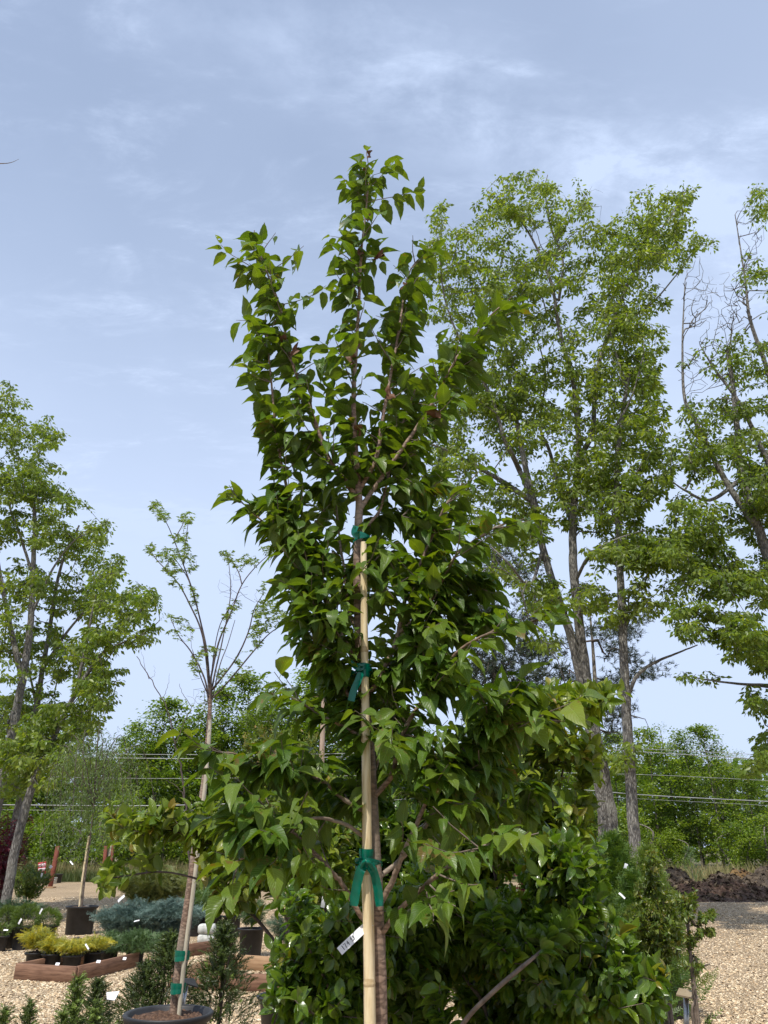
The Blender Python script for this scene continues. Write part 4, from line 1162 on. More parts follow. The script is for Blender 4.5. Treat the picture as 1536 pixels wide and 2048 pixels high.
ltree('tree with the dark middle trunk of the three leaning ones at the left edge',
      [limb([(0, 1850), (22, 1690), (48, 1560), (70, 1440), (85, 1340), (100, 1260), (112, 1180), (130, 1110), (160, 1050)], YE + 2, .13, .03, .4),
       limb([(85, 1340), (130, 1270), (180, 1210), (220, 1160)], YE + 2, .06, .012, .2),
       limb([(75, 1430), (60, 1350), (40, 1290)], YE + 2, .05, .012, .2)],
      [(130, 1080, 70, 50, 1), (200, 1120, 60, 40, .9), (100, 1180, 80, 45, 1), (180, 1210, 80, 40, 1), (90, 1280, 80, 40, .9), (150, 1330, 80, 40, 1), (60, 1400, 70, 40, .9), (140, 1430, 80, 30, .9), (70, 1500, 60, 40, 1.2)], YE + 2, -10, 13.)
ltree('tree leaning right beside the dark red bush, rightmost of the left-edge trunks',
      [limb([(5, 1850), (30, 1700), (58, 1590), (80, 1530), (108, 1470), (135, 1415), (175, 1345), (210, 1300), (245, 1250), (285, 1215)], YE - 2, .125, .02, .35),
       limb([(150, 1390), (170, 1300), (185, 1220), (200, 1150)], YE - 2, .05, .012, .2),
       limb([(200, 1310), (235, 1290), (290, 1265), (320, 1240)], YE - 2, .04, .01, .2)],
      [(280, 1200, 45, 40, 1), (220, 1180, 60, 50, .9), (250, 1260, 70, 40, .8), (180, 1290, 60, 40, .9), (190, 1380, 50, 50, 1), (120, 1450, 80, 50, 1.1), (60, 1500, 70, 45, 1.2), (150, 1520, 60, 30, .8), (90, 1560, 50, 25, .6), (225, 1340, 30, 30, .5)], YE - 2, -5, 17.)
# twig reaching in from outside the frame, top left
tube(MB(), catmull([W(-160, 300, 14), W(-60, 325, 14), W(0, 327, 14), W(22, 325, 14), W(38, 318, 14)], 5), np.linspace(.02, .003, 21), 5).build('bare_twig', M['twig_bark'], None, loc=W(0, 327, 14))
setp(bpy.data.objects['bare_twig'], 'lone bare twig tip reaching into the sky from the left edge of the picture', 'twig')
# ================================================================= the young staked tree
YT = 2.3
def show_size(P, size):
    x, y, d = proj(P)
    inside = (x > -20) & (x < 1556) & (y > -20) & (y < 2068)
    return np.where(inside, size / d, 0)
class Leaves:
    """gathers leaf places, then makes the largest in view single objects and joins the rest"""
    def __init__(s): s.pos = []; s.ax = []; s.nm = []; s.sz = []; s.age = []
    def add(s, p, a, n, z, age=0.0):
        s.pos.append(p); s.ax.append(a); s.nm.append(n); s.sz.append(z); s.age.append(age)
    def build(s, root, mat, tpls, single=300, name='leaf'):
        pos, ax, nm, sz, age = (np.array(v, float) for v in (s.pos, s.ax, s.nm, s.sz, s.age))
        X, A, N = frames(ax, nm)
        vis = show_size(pos + A * sz[:, None] * .5, sz)
        order = np.argsort(-vis)
        one, rest = order[:single], order[single:]
        off = np.array(root_of(root))
        cache = {}
        for i in one:
            lv = 0 if age[i] < .15 else 1 if age[i] < .5 else 2
            k = (int(RNG.integers(len(tpls))), lv)
            if k not in cache:
                mb = MB(); t = tpls[k[0]]
                mb.add(t[0], t[1], t[2], np.tile([(0.0, (0, .3, .75)[lv])], (len(t[1]), 1)))
                cache[k] = mb.mesh('leaf', mat)
            o = bpy.data.objects.new(name, cache[k])
            COL.objects.link(o); o.parent = root
            m = Matrix.Identity(4)
            for r in range(3):
                m[r][0], m[r][1], m[r][2], m[r][3] = X[i][r] * sz[i], A[i][r] * sz[i], N[i][r] * sz[i], pos[i][r] - off[r]
            o.matrix_local = m
        if len(rest):
            mb = MB()
            w = RNG.integers(len(tpls), size=len(rest))
            for k in range(len(tpls)):
                r = rest[w == k]
                scatter(mb, tpls[k], pos[r], A[r], N[r], sz[r], None, age[r] * .9)
            mb.build('foliage', mat, root, kind='stuff')
CH = [leaf_tpl(rows=10, cols=5, wide=w * 1.12, fold=f, curl=c, seed=i, petiole=.17, wave=.10, twist=t, serr=.035) for i, (w, f, c, t) in enumerate(
    [(.27, .35, .35, .0), (.25, .45, .48, .25), (.29, .25, .28, -.2), (.24, .6, .62, .1), (.28, .3, .42, -.35), (.26, .5, .25, .3), (.30, .2, .38, .1), (.27, .7, .5, -.5), (.23, .4, .2, .5), (.29, .15, .55, -.1), (.26, .9, .4, .2), (.28, .3, .7, .3)])]
for i_ in range(3):
    V_, F_, U_ = CH[i_ * 2 + 1]
    drop = ((7, 22), (13, 14, 26), (9, 30))[i_]
    keep = [k for k in range(len(F_)) if k not in drop]
    CH.append((V_, F_[keep], U_.reshape(-1, 4, 2)[keep].reshape(-1, 2)))
def leafy_twig(L, sk, P, size=.085, spacing=.024, droop=(.0, .75), age=0.0, agetip=0.0, start=.1, centre=None, skip=0.0, fans=1):
    """alternate drooping leaves along the stem P"""
    P = np.asarray(P, float)
    seg = np.linalg.norm(np.diff(P, axis=0), axis=1); cum = np.concatenate([[0], np.cumsum(seg)]); Ltot = cum[-1]
    phi = RNG.uniform(0, 6.28)
    s_ = start * Ltot
    while s_ <= Ltot:
        t = s_ / Ltot
        if RNG.random() > skip:
            i = min(len(seg) - 1, int(np.searchsorted(cum, s_) - 1)); i = max(i, 0)
            f = (s_ - cum[i]) / max(seg[i], 1e-9)
            p = P[i] * (1 - f) + P[i + 1] * f
            d = unit(P[i + 1] - P[i])
            for q in range(fans):
                phi += 2.4 + RNG.normal(0, .4)
                h = np.array([math.cos(phi), math.sin(phi), 0]); h = unit(h - d * (h @ d) * .7)
                if centre is not None:
                    o = p - np.array([centre[0], centre[1], p[2]]); o[2] = 0
                    nrm = np.linalg.norm(o)
                    if nrm > .02: h = unit(h + o / nrm * .75)
                dr = RNG.uniform(*droop)
                a = unit(h + d * .35 - np.array([0, 0, dr]))
                n = unit(np.array([0, 0, 1.0]) + h * .35 + RNG.normal(0, .28, 3))
                z = size * RNG.uniform(.62, 1.12) * (1 - .35 * max(0, t - .8) / .2 * RNG.random())
                ag = age + (agetip if t > .72 else 0)
                if age < .1 and RNG.random() < .05: ag += .35
                L.add(p, a, n, z, min(1, max(0, ag + RNG.normal(0, .04))))
        s_ += spacing * RNG.uniform(.7, 1.35)

tree = thing('young_shade_tree', 'tall young tree with large drooping pointed leaves, tied to the tan bamboo stake', 'tree', (W(755, 2048, YT).x, YT, 0))
TX = tree.location.x
sk = Skel(9000)
def tp(lst, dy=None):
    """traced points; dy = (start, end) depth offsets spread over the stem"""
    n = len(lst)
    return [W(p[0], p[1], YT + (p[2] if len(p) > 2 else (dy[0] + (dy[1] - dy[0]) * (i / (n - 1)) ** 1.2 if dy else 0))) for i, p in enumerate(lst)]
trunk_pts = [Vector((TX + .005, YT, .30)), Vector((TX, YT, .8))] + tp([(757, 2048), (752, 1850), (748, 1740), (741, 1600), (734, 1450), (722, 1310), (716, 1150), (717, 1050), (718, 1000), (711, 900), (707, 800), (712, 700), (718, 600), (723, 500), (732, 420), (738, 350), (733, 305)])
BR = [  # picture points, depth offsets, start radius, end radius, where side twigs begin, leaf size
    ([(716, 995), (665, 930), (640, 870), (612, 800), (590, 740), (575, 690), (562, 620), (545, 575), (528, 530), (513, 490), (508, 462)], (0, .02), .0085, .002, .10, .088),
    ([(718, 1335), (682, 1272), (648, 1192), (627, 1141), (601, 1069), (580, 1006), (556, 892), (545, 800), (536, 700), (530, 630)], (0, -.02), .0095, .002, .12, .088),
    ([(722, 990), (751, 916), (763, 846), (775, 780), (790, 701), (802, 631), (812, 570), (825, 533), (862, 494)], (0, .22), .0080, .002, .08, .088),
    ([(724, 1023), (743, 983), (790, 916), (830, 858), (868, 799), (915, 713), (947, 670), (978, 631), (1025, 590)], (0, .12), .0085, .002, .12, .088),
    ([(737, 1403), (762, 1352), (792, 1280), (813, 1187), (834, 1141), (859, 1082), (876, 1040), (893, 1006), (925, 965)], (0, -.05), .0085, .002, .15, .088),
    ([(800, 1270), (821, 1247), (859, 1204), (885, 1162), (915, 1110), (960, 1075), (1020, 1045), (1058, 1050)], (-.03, -.18), .0065, .002, .15, .088),
    ([(741, 1590), (781, 1556), (796, 1501), (815, 1450), (855, 1385), (910, 1310), (960, 1275), (1010, 1255), (1085, 1240)], (0, -.30), .0080, .002, .22, .085),
    ([(757, 1830), (785, 1760), (800, 1720), (835, 1642), (858, 1590), (900, 1520), (970, 1470), (1050, 1440), (1130, 1440)], (0, -.25), .0085, .002, .25, .082),
    ([(765, 1880), (800, 1820), (850, 1770), (900, 1730), (950, 1700), (1000, 1680), (1050, 1675)], (0, -.45), .0075, .002, .25, .070),
    ([(735, 1840), (723, 1833), (687, 1771), (664, 1743), (629, 1704), (601, 1677), (560, 1640), (520, 1600), (490, 1555)], (0, -.15), .0075, .002, .30, .080),
    ([(742, 1640), (690, 1600), (640, 1560), (580, 1540), (520, 1530), (470, 1510), (432, 1508)], (0, -.28), .0065, .002, .35, .080),
    ([(735, 1490), (690, 1455), (647, 1433), (603, 1408), (580, 1394)], (0, -.10), .0055, .002, .3, .082),
    ([(612, 1110), (558, 1069), (522, 1040), (488, 1008), (462, 990)], (-.03, -.06), .0045, .0015, .3, .080),
    ([(745, 1690), (690, 1650), (620, 1640), (540, 1700), (480, 1720)], (.02, -.35), .0060, .002, .4, .075),
    ([(740, 1560), (760, 1500), (770, 1400), (780, 1330), (800, 1260)], (.0, .28), .0070, .002, .2, .085),
    ([(722, 1290), (700, 1230), (690, 1150), (680, 1080), (672, 1010), (655, 960)], (.0, .22), .0060, .002, .25, .085),
    ([(735, 1440), (690, 1380), (650, 1300), (620, 1240), (595, 1180)], (.0, .10), .0060, .002, .3, .085),
    ([(750, 1760), (820, 1700), (880, 1610), (930, 1560), (990, 1530)], (.0, .20), .0070, .002, .2, .085),
    ([(716, 1060), (760, 1020), (780, 940), (800, 870), (822, 800), (850, 740)], (0, .30), .0055, .002, .2, .088),
]
sk.path(trunk_pts, .0245, .0245, 1, parent=-1, per=5)
ntr = sk.n
C = sk.P[:ntr, 2]
zr = [(0.3, .0265), (1.15, .0235), (1.6, .021), (2.1, .0175), (2.55, .014), (2.75, .0100), (3.2, .0072), (3.7, .0045), (4.15, .0016)]
sk.rad[:ntr] = np.interp(C, [a for a, b in zr], [b for a, b in zr]) * (1 + RNG.normal(0, .02, ntr))
L = Leaves()
stems = []
for k, (lst, dy, r0, r1, st, lz) in enumerate(BR):
    n0 = sk.n
    pts = tp(lst, dy)
    par = sk.near(np.array(pts[0]))
    pts[0] = Vector(sk.P[par])
    sk.path(pts, r0, r1, k + 2, parent=par, per=6, wob=.0005)
    stems.append((sk.P[n0:sk.n].copy(), st, lz, k))
stems.append((sk.P[int(ntr * .56):ntr].copy(), .0, .088, -1))
twigs = MB()
def side_twig(p, d, ln, lz, age=0.0, agetip=0.0, droopr=(.0, .75), skip=0.0, sp=.024):
    n = 5
    Q = [np.array(p)]
    dd = unit(np.array(d))
    for i in range(n):
        dd = unit(dd + np.array([0, 0, .06]) + RNG.normal(0, .09, 3))
        Q.append(Q[-1] + dd * ln / n)
    tube(twigs, Q, np.linspace(.0024, .0010, n + 1), 4, cap=False)
    leafy_twig(L, sk, Q, lz, sp, droopr, age, agetip, .25, (TX, YT), skip)
for P, st, lz, k in stems:
    seg = np.linalg.norm(np.diff(P, axis=0), axis=1); cum = np.concatenate([[0], np.cumsum(seg)])
    leafy_twig(L, sk, P, lz, .027, (.0, .8), 0.0, .10 if k >= 0 else 0, st, (TX, YT), .05, 1)
    s_ = cum[-1] * (st + .04)
    while s_ < cum[-1] * .97:
        i = max(0, min(len(seg) - 1, int(np.searchsorted(cum, s_) - 1)))
        d = unit(P[i + 1] - P[i])
        a = RNG.uniform(0, 6.28); h = np.array([math.cos(a), math.sin(a), .15])
        o = P[i] - np.array([TX, YT, P[i][2]])
        if np.linalg.norm(o) > .03: h = unit(h + unit(o) * .6)
        t = s_ / cum[-1]
        ln = RNG.uniform(.06, .20) * (1.15 - .5 * t)
        side_twig(P[i], h * .9 + d * .45, ln, lz * RNG.uniform(.9, 1.05), 0, .05)
        s_ += RNG.uniform(.036, .070)
# outlying sprays that show against the sky and the shrubs: start, end, depth at both, leaf size, age
SPR_ = [((560, 560), (432, 500), 0, 0, .080, .25), ((545, 640), (465, 635), 0, 0, .085, 0), ((590, 520), (612, 500), 0, 0, .08, .1), ((575, 600), (660, 590), 0, 0, .08, .1), ((720, 400), (690, 345), 0, 0, .07, .1),
        ((735, 370), (800, 335), 0, .05, .085, 0), ((740, 400), (840, 390), 0, .08, .085, .2), ((720, 490), (660, 490), 0, 0, .085, 0), ((715, 600), (660, 575), 0, 0, .08, .1), ((712, 660), (680, 665), 0, 0, .075, 0),
        ((540, 740), (490, 715), 0, -.1, .09, .1), ((545, 770), (490, 760), 0, -.1, .085, .15), ((905, 720), (960, 700), .1, .1, .085, 0), ((960, 650), (1050, 610), .1, .1, .085, .12), ((890, 750), (960, 760), .1, .1, .085, 0),
        ((600, 1060), (540, 1050), 0, -.15, .085, .3), ((640, 1180), (560, 1130), 0, -.2, .085, .1), ((650, 1220), (570, 1200), 0, -.2, .088, 0), ((690, 1330), (600, 1300), 0, -.15, .088, 0), ((880, 1050), (960, 1060), -.1, -.2, .085, .15),
        ((890, 1100), (1000, 1080), -.1, -.25, .085, .1), ((910, 1000), (960, 960), -.1, -.1, .08, .2), ((840, 1290), (900, 1250), -.1, -.3, .08, .3), ((960, 1280), (1100, 1250), -.3, -.35, .09, .35), ((1000, 1070), (1060, 1055), -.2, -.25, .085, .3),
        ((870, 1380), (970, 1330), -.1, -.4, .085, .15), ((960, 1470), (1060, 1410), -.2, -.35, .09, .1), ((1040, 1440), (1170, 1440), -.25, -.35, .09, .35), ((1010, 1480), (1110, 1480), -.2, -.35, .085, .15),
        ((740, 1480), (700, 1440), -.1, -.35, .078, .2), ((745, 1500), (790, 1450), -.1, -.4, .078, .12), ((430, 1510), (360, 1470), -.25, -.35, .08, .35), ((470, 1520), (410, 1510), -.25, -.35, .08, .05), ((540, 1620), (470, 1600), -.2, -.45, .085, .12),
        ((560, 1640), (590, 1600), -.2, -.5, .07, .25), ((530, 1600), (400, 1600), -.2, -.35, .08, 0), ((620, 1700), (560, 1720), -.2, -.45, .075, 0), ((490, 1720), (450, 1740), -.35, -.4, .08, .2), ((660, 1740), (640, 1730), -.1, -.4, .065, .1),
        ((800, 1720), (790, 1690), -.1, -.35, .06, .1), ((950, 1700), (1000, 1680), -.4, -.5, .07, .25), ((1000, 1680), (1060, 1670), -.45, -.5, .08, .4), ((900, 1730), (860, 1740), -.35, -.5, .075, .1), ((880, 1750), (950, 1780), -.35, -.45, .07, .25),
        ((760, 1850), (830, 1830), -.1, -.35, .075, .1), ((700, 1130), (760, 1100), -.05, -.25, .085, .1), ((700, 1200), (760, 1180), -.05, -.2, .085, 0), ((690, 1240), (680, 1180), 0, -.2, .085, .25), ((700, 1300), (690, 1260), 0, -.25, .085, .1),
        ((640, 1450), (540, 1420), -.1, -.3, .085, .1), ((620, 1500), (520, 1480), -.15, -.35, .085, .05), ((850, 1500), (930, 1480), -.1, -.3, .085, .05), ((820, 1560), (890, 1550), -.1, -.3, .085, 0), ((880, 1600), (960, 1590), -.1, -.25, .085, 0), ((800, 1800), (880, 1850), -.2, -.4, .075, .1), ((860, 1770), (905, 1840), -.35, -.45, .07, .1), ((640, 1720), (600, 1790), -.1, -.35, .07, .1),
        ((560, 1690), (525, 1780), -.2, -.4, .075, .1), ((480, 1725), (455, 1800), -.35, -.4, .085, .15), ((690, 1780), (650, 1830), -.05, -.2, .07, 0), ((790, 1760), (760, 1860), -.1, .1, .07, 0)]
for a, b, ya, yb, lz, ag in SPR_:
    p = W(a[0], a[1], YT + ya); q = W(b[0], b[1], YT + yb)
    i = sk.near(np.array(p)); p = Vector(sk.P[i]) if (Vector(sk.P[i]) - p).length < .12 else p
    d = q - p
    side_twig(p, d, d.length, lz * .95, ag, .1, (.0, .75), 0.0, .020)
# inner twigs that fill the crown
FILL = [(620, 1140, 55, 110, 1, -.05), (665, 1270, 50, 70, 1, -.05), (840, 1080, 80, 90, 1, .1), (900, 1200, 100, 90, 1, -.05), (850, 1330, 95, 80, 1, 0), (975, 1390, 85, 60, .9, -.15), (765, 1150, 50, 120, .9, .15), (715, 860, 45, 90, .7), (820, 850, 60, 90, .9, .15),
        (572, 890, 30, 110, 1), (570, 1010, 55, 50, .9), (905, 710, 45, 50, .9, .1), (800, 640, 50, 90, .8, .15), (545, 620, 30, 70, .7), (930, 1500, 110, 70, .9, -.1), (690, 1560, 90, 60, .7, .1), (560, 1520, 90, 50, .7, -.15), (750, 560, 50, 60, .6, .05),
        (600, 760, 30, 60, .6), (760, 380, 36, 50, .5), (850, 960, 70, 50, .5, .1), (680, 1400, 70, 50, .7, .05), (800, 1450, 60, 60, .7, .1), (1000, 1600, 90, 60, .5, .1), (480, 1620, 80, 50, .6, -.25), (640, 960, 40, 70, .6, .1)]
FILL = [(*e[:4], e[4] * (.5 if e[1] < 960 else .95), *e[5:]) for e in FILL]
A = in_ellipses(FILL, .0020, YT, .16)
sk.tips = []
sk.grow(A, .05, .6, .45, .03)
for tip in sk.tips:
    P = [sk.P[tip]]; j = tip; ln = 0
    while sk.par[j] >= 0 and ln < .15:
        ln += np.linalg.norm(sk.P[j] - sk.P[sk.par[j]]); j = sk.par[j]; P.append(sk.P[j])
    leafy_twig(L, sk, np.array(P[::-1]), .078, .022, (.0, .75), 0, .05, .1, (TX, YT), .05)
sk.finish(.0013)
g = {}
sk.emit(lambda tag: g.setdefault(tag, MB()) if tag else twigs, sides=8, big=16)
g[1].build('trunk', M['cherry_bark'], tree)
for tag in sorted(g):
    if tag > 1: g[tag].build('branch', M['cherry_bark'], tree)
twigs.build('twigs', M['twig_bark'], tree, kind='stuff')
L.build(tree, M['cherry_leaf'], CH, 300)
# dead, crumpled leaves still hanging in the crown
DL = leaf_tpl(rows=8, cols=5, wide=.22, fold=1.4, curl=.3, wave=.8, seed=4)
dm = MB().add(DL[0], DL[1], DL[2]).mesh('dead_leaf', M['dead_leaf'])
for x, y, z in ((693, 482, .075), (868, 515, .07), (755, 432, .06), (780, 465, .06), (582, 660, .08), (610, 665, .07), (704, 672, .09), (720, 712, .08), (790, 745, .08), (888, 825, .10), (698, 842, .06), (657, 1245, .08), (735, 335, .05), (775, 298, .05), (858, 500, .05)):
    p = W(x, y, YT - .03)
    o = link('dead_leaf', dm, tree, None, 'brown crumpled dead leaf')
    q_ = Vector(sk.P[sk.near(np.array(p))]) ; p = q_ + Vector((0, -.03, 0)) if (q_ - p).length < .35 else p
    o.location = p - Vector(root_of(tree)); o.scale = (z, z, z)
    o.rotation_euler = (R(-70 + random.uniform(-30, 30)), random.uniform(-.8, .8), random.uniform(0, 6.28))
pot_mesh(.22, .18, .34, tree.location).build('pot', M['black_pot'], tree)
soil_mesh(.20, .31, tree.location).build('soil', M['soil'], tree)

# ---- the stakes
def stake(name, label, pts, r0, r1, nodes, mat, nmat, sides=14, group=None):
    t = thing(name, label, 'stake', pts[0], group)
    C = catmull(pts, 6)
    rr = np.linspace(r0, r1, len(C))
    tube(MB(), C, rr, sides).build('culm', mat, t)
    tot = len(C) - 1
    for f in nodes:
        k = f * tot; i = min(int(k), tot - 1); p = C[i] * (1 - k + i) + C[i + 1] * (k - i); d = unit(C[i + 1] - C[i]); r = rr[i]
        lathe(MB(), [(r * .98, -.009), (r * 1.10, -.004), (r * 1.13, 0), (r * 1.02, .003), (r * 1.05, .006), (r * .98, .010)], p, 16, d).build('node_ring', nmat, t)
    return t
p0 = W(740, 2048, YT - .052)
stake('bamboo_stake', 'shorter tan bamboo stake, its cut top just under the lowest green tie', [Vector((p0.x + .012, YT - .035, .33)), Vector((p0.x + .006, YT - .04, .8)), p0, W(737, 1900, YT - .052), W(731, 1736, YT - .056)], .0160, .0118, (.12, .34, .615, .99), M['bamboo'], M['bamboo_node'])
stake('bamboo_stake', 'long tan bamboo stake rising from the lowest green tie to the topmost green tie', [Vector((p0.x + .02, YT - .028, .33)), W(738, 1900, YT - .022), W(735, 1740, YT - .034), W(732, 1500, YT - .040), W(729, 1300, YT - .040), W(727, 1085, YT - .034)], .0165, .0100, (.10, .35, .62, .80), M['bamboo'], M['bamboo_node'])

# ---- green ties
def ribbon(mb, pts, nrm, w, tint=0.3):
    C = catmull(pts, 5); n = len(C)
    T = unit(np.gradient(C, axis=0)); N = unit(np.array(nrm, float)); S_ = unit(np.cross(T, N))
    w = np.broadcast_to(np.asarray(w, float), (n,))
    cols = 4
    V = []
    for i in range(n):
        for j in range(cols + 1):
            q = -1 + 2 * j / cols
            V.append(C[i] + S_[i] * q * w[i] / 2 + N * (.12 * w[i] * (q * q) + .03 * w[i] * math.sin(i * 1.3 + j)))
    F = [(i * (cols + 1) + j, i * (cols + 1) + j + 1, (i + 1) * (cols + 1) + j + 1, (i + 1) * (cols + 1) + j) for i in range(n - 1) for j in range(cols)]
    mb.add(V, F, None, np.full((len(F), 2), (tint, 0)))
def wrap(mb, c, r, h, turns, tilt=.06):
    for k in range(turns):
        n = 22; V = []
        for i in range(n):
            a = 2 * math.pi * i / n
            rr = r * (1.02 + .03 * k) + .0012 * math.sin(a * 3 + k)
            zc = (k - turns / 2 + .5) * h / turns + tilt * r * math.cos(a + k * 2.1)
            for q in (-.62, 0, .62):
                V.append(np.array(c) + [rr * math.cos(a) * (1 - .03 * abs(q)), rr * math.sin(a) * (1 - .03 * abs(q)), zc + q * h / turns])
        F = []
        for i in range(n):
            j = (i + 1) % n
            for q in range(2): F.append((i * 3 + q, j * 3 + q, j * 3 + q + 1, i * 3 + q + 1))
        mb.add(V, F, None, np.full((len(F), 2), (.25 + .3 * k % 1, 0)))
c = W(732, 1716, YT - .036)
t = thing('green_tie', 'green plastic tie with two long hanging tails, lowest of the three on the stake', 'plastic tie', c, 'green ties on the young tree')
mb = MB(); wrap(mb, c, .0185, .042, 3); wrap(mb, c + Vector((.006, .012, -.014)), .036, .014, 2, .2); mb.build('wrap', M['tape'], t)
mb = MB(); ribbon(mb, [W(734, 1727, YT - .075), W(722, 1740, YT - .085), W(716, 1760, YT - .082), W(711, 1785, YT - .080), W(707, 1812, YT - .078)], (0, -1, .1), [.012, .014, .018, .021, .023, .024, .024, .024, .024, .024, .024, .024, .024, .024, .024, .024, .025, .025, .024, .023, .020][:21], .2); mb.build('tail', M['tape'], t)
mb = MB(); ribbon(mb, [W(730, 1727, YT - .072), W(745, 1740, YT - .078), W(752, 1762, YT - .070), W(757, 1790, YT - .066), W(759, 1813, YT - .066)], (.1, -1, .1), [.012, .014, .018, .021, .022, .022, .022, .022, .022, .023, .023, .023, .023, .023, .023, .023, .023, .023, .022, .021, .018][:21], .7); mb.build('tail', M['tape'], t)
mb = MB(); tube(mb, catmull([W(722, 1736, YT - .08), W(728, 1724, YT - .092), W(738, 1725, YT - .092), W(746, 1738, YT - .078)], 5), .0055, 8); mb.build('knot', M['tape'], t)
c = W(722, 1342, YT - .026)
t = thing('green_tie', 'green plastic tie with one short tail, middle one of three on the stake', 'plastic tie', c, 'green ties on the young tree')
mb = MB(); wrap(mb, W(729, 1342, YT - .040), .0150, .036, 2, .1); wrap(mb, c, .032, .012, 2, .3); mb.build('wrap', M['tape'], t)
mb = MB(); ribbon(mb, [W(722, 1345, YT - .07), W(716, 1362, YT - .075), W(708, 1380, YT - .078), W(702, 1402, YT - .078)], (0, -1, .1), [.010] + [.020] * 15, .5); mb.build('tail', M['tape'], t)
mb = MB(); ribbon(mb, [W(720, 1340, YT - .06), W(710, 1333, YT - .06), W(700, 1324, YT - .06)], (0, -1, .2), [.008] + [.016] * 10, .5); mb.build('tail', M['tape'], t)
c = W(722, 1072, YT - .018)
t = thing('green_tie', 'green plastic tie crumpled round the top end of the bamboo stake, topmost of the three', 'plastic tie', c, 'green ties on the young tree')
mb = MB(); wrap(mb, W(722, 1076, YT - .018), .026, .022, 3, .3); mb.build('wrap', M['tape'], t)
mb = MB(); ribbon(mb, [W(716, 1076, YT - .05), W(708, 1066, YT - .06), W(712, 1052, YT - .06)], (0, -1, .1), [.008] + [.018] * 10, .5); mb.build('tail', M['tape'], t)

# ---- the price tag
a = W(742, 1844, YT - .030); b = W(679, 1903, YT - .10)
t = thing('price_tag', 'white plastic price tag with a handwritten number, hanging behind the bamboo stake', 'price tag', a)
d = (b - a); Lg = d.length; d.normalize()
s_ = d.cross(Vector((0, -1, .15))).normalized(); nn = s_.cross(d).normalized()
if nn.y > 0: nn = -nn
K = 12; V = []; wd = .020
for i in range(K + 1):
    f = i / K
    cc = a + d * Lg * f + nn * (.006 * math.sin(f * 3.1))
    for q in (-1, 1): V += [cc + s_ * q * wd / 2 + nn * .0005, cc + s_ * q * wd / 2 - nn * .0005]
F = []
for i in range(K):
    e = i * 4; h = e + 4
    F += [(e, h, h + 2, e + 2), (e + 1, e + 3, h + 3, h + 1), (e, e + 1, h + 1, h), (e + 2, h + 2, h + 3, e + 3)]
F += [(0, 2, 3, 1), (K * 4, K * 4 + 1, K * 4 + 3, K * 4 + 2)]
MB().add(V, F).build('strip', M['white_tag'], t, smooth=False)
def tagpt(u, v):
    """u 0..1 from the free end towards the stake, v -1..1 across (up = +1)"""
    f = 1 - u
    up = s_ if s_.z > 0 else -s_
    return a + d * Lg * f + nn * (.006 * math.sin(f * 3.1) + .0011) + up * v * wd / 2
GL = {'1': [[(.0, .8), (.0, -.8)]], '7': [[(-.5, .7), (.5, .7), (0, -.8)]], '4': [[(.25, -.8), (.25, .8), (-.5, -.1), (.55, -.1)]], '0': [[(-.4, 0), (-.2, .7), (.3, .7), (.45, 0), (.2, -.7), (-.25, -.7), (-.4, 0)]]}
GL['u'] = [[(-1.0, 0), (1.6, .2)]]
mbk = MB()
for ch, u, v, sc in (('1', .10, .05, .72), ('7', .16, .05, .70), ('4', .24, .05, .66), ('4', .35, .25, .46), ('0', .415, .28, .44), ('u', .37, -.36, .5)):
    for st in GL[ch]:
        P = [tagpt(u + x * .032 * (sc / .5), v + y * sc) for x, y in st]
        tube(mbk, P, .0008, 4)
mbk.build('lettering', M['ink'], t)
mbk = MB(); P = [tagpt(.74, -.15), tagpt(.80, .05), tagpt(.90, .0), tagpt(.985, .1)]
ribbon(mbk, P, nn, .0062); mbk.build('lettering', M['grey_ink'], t)

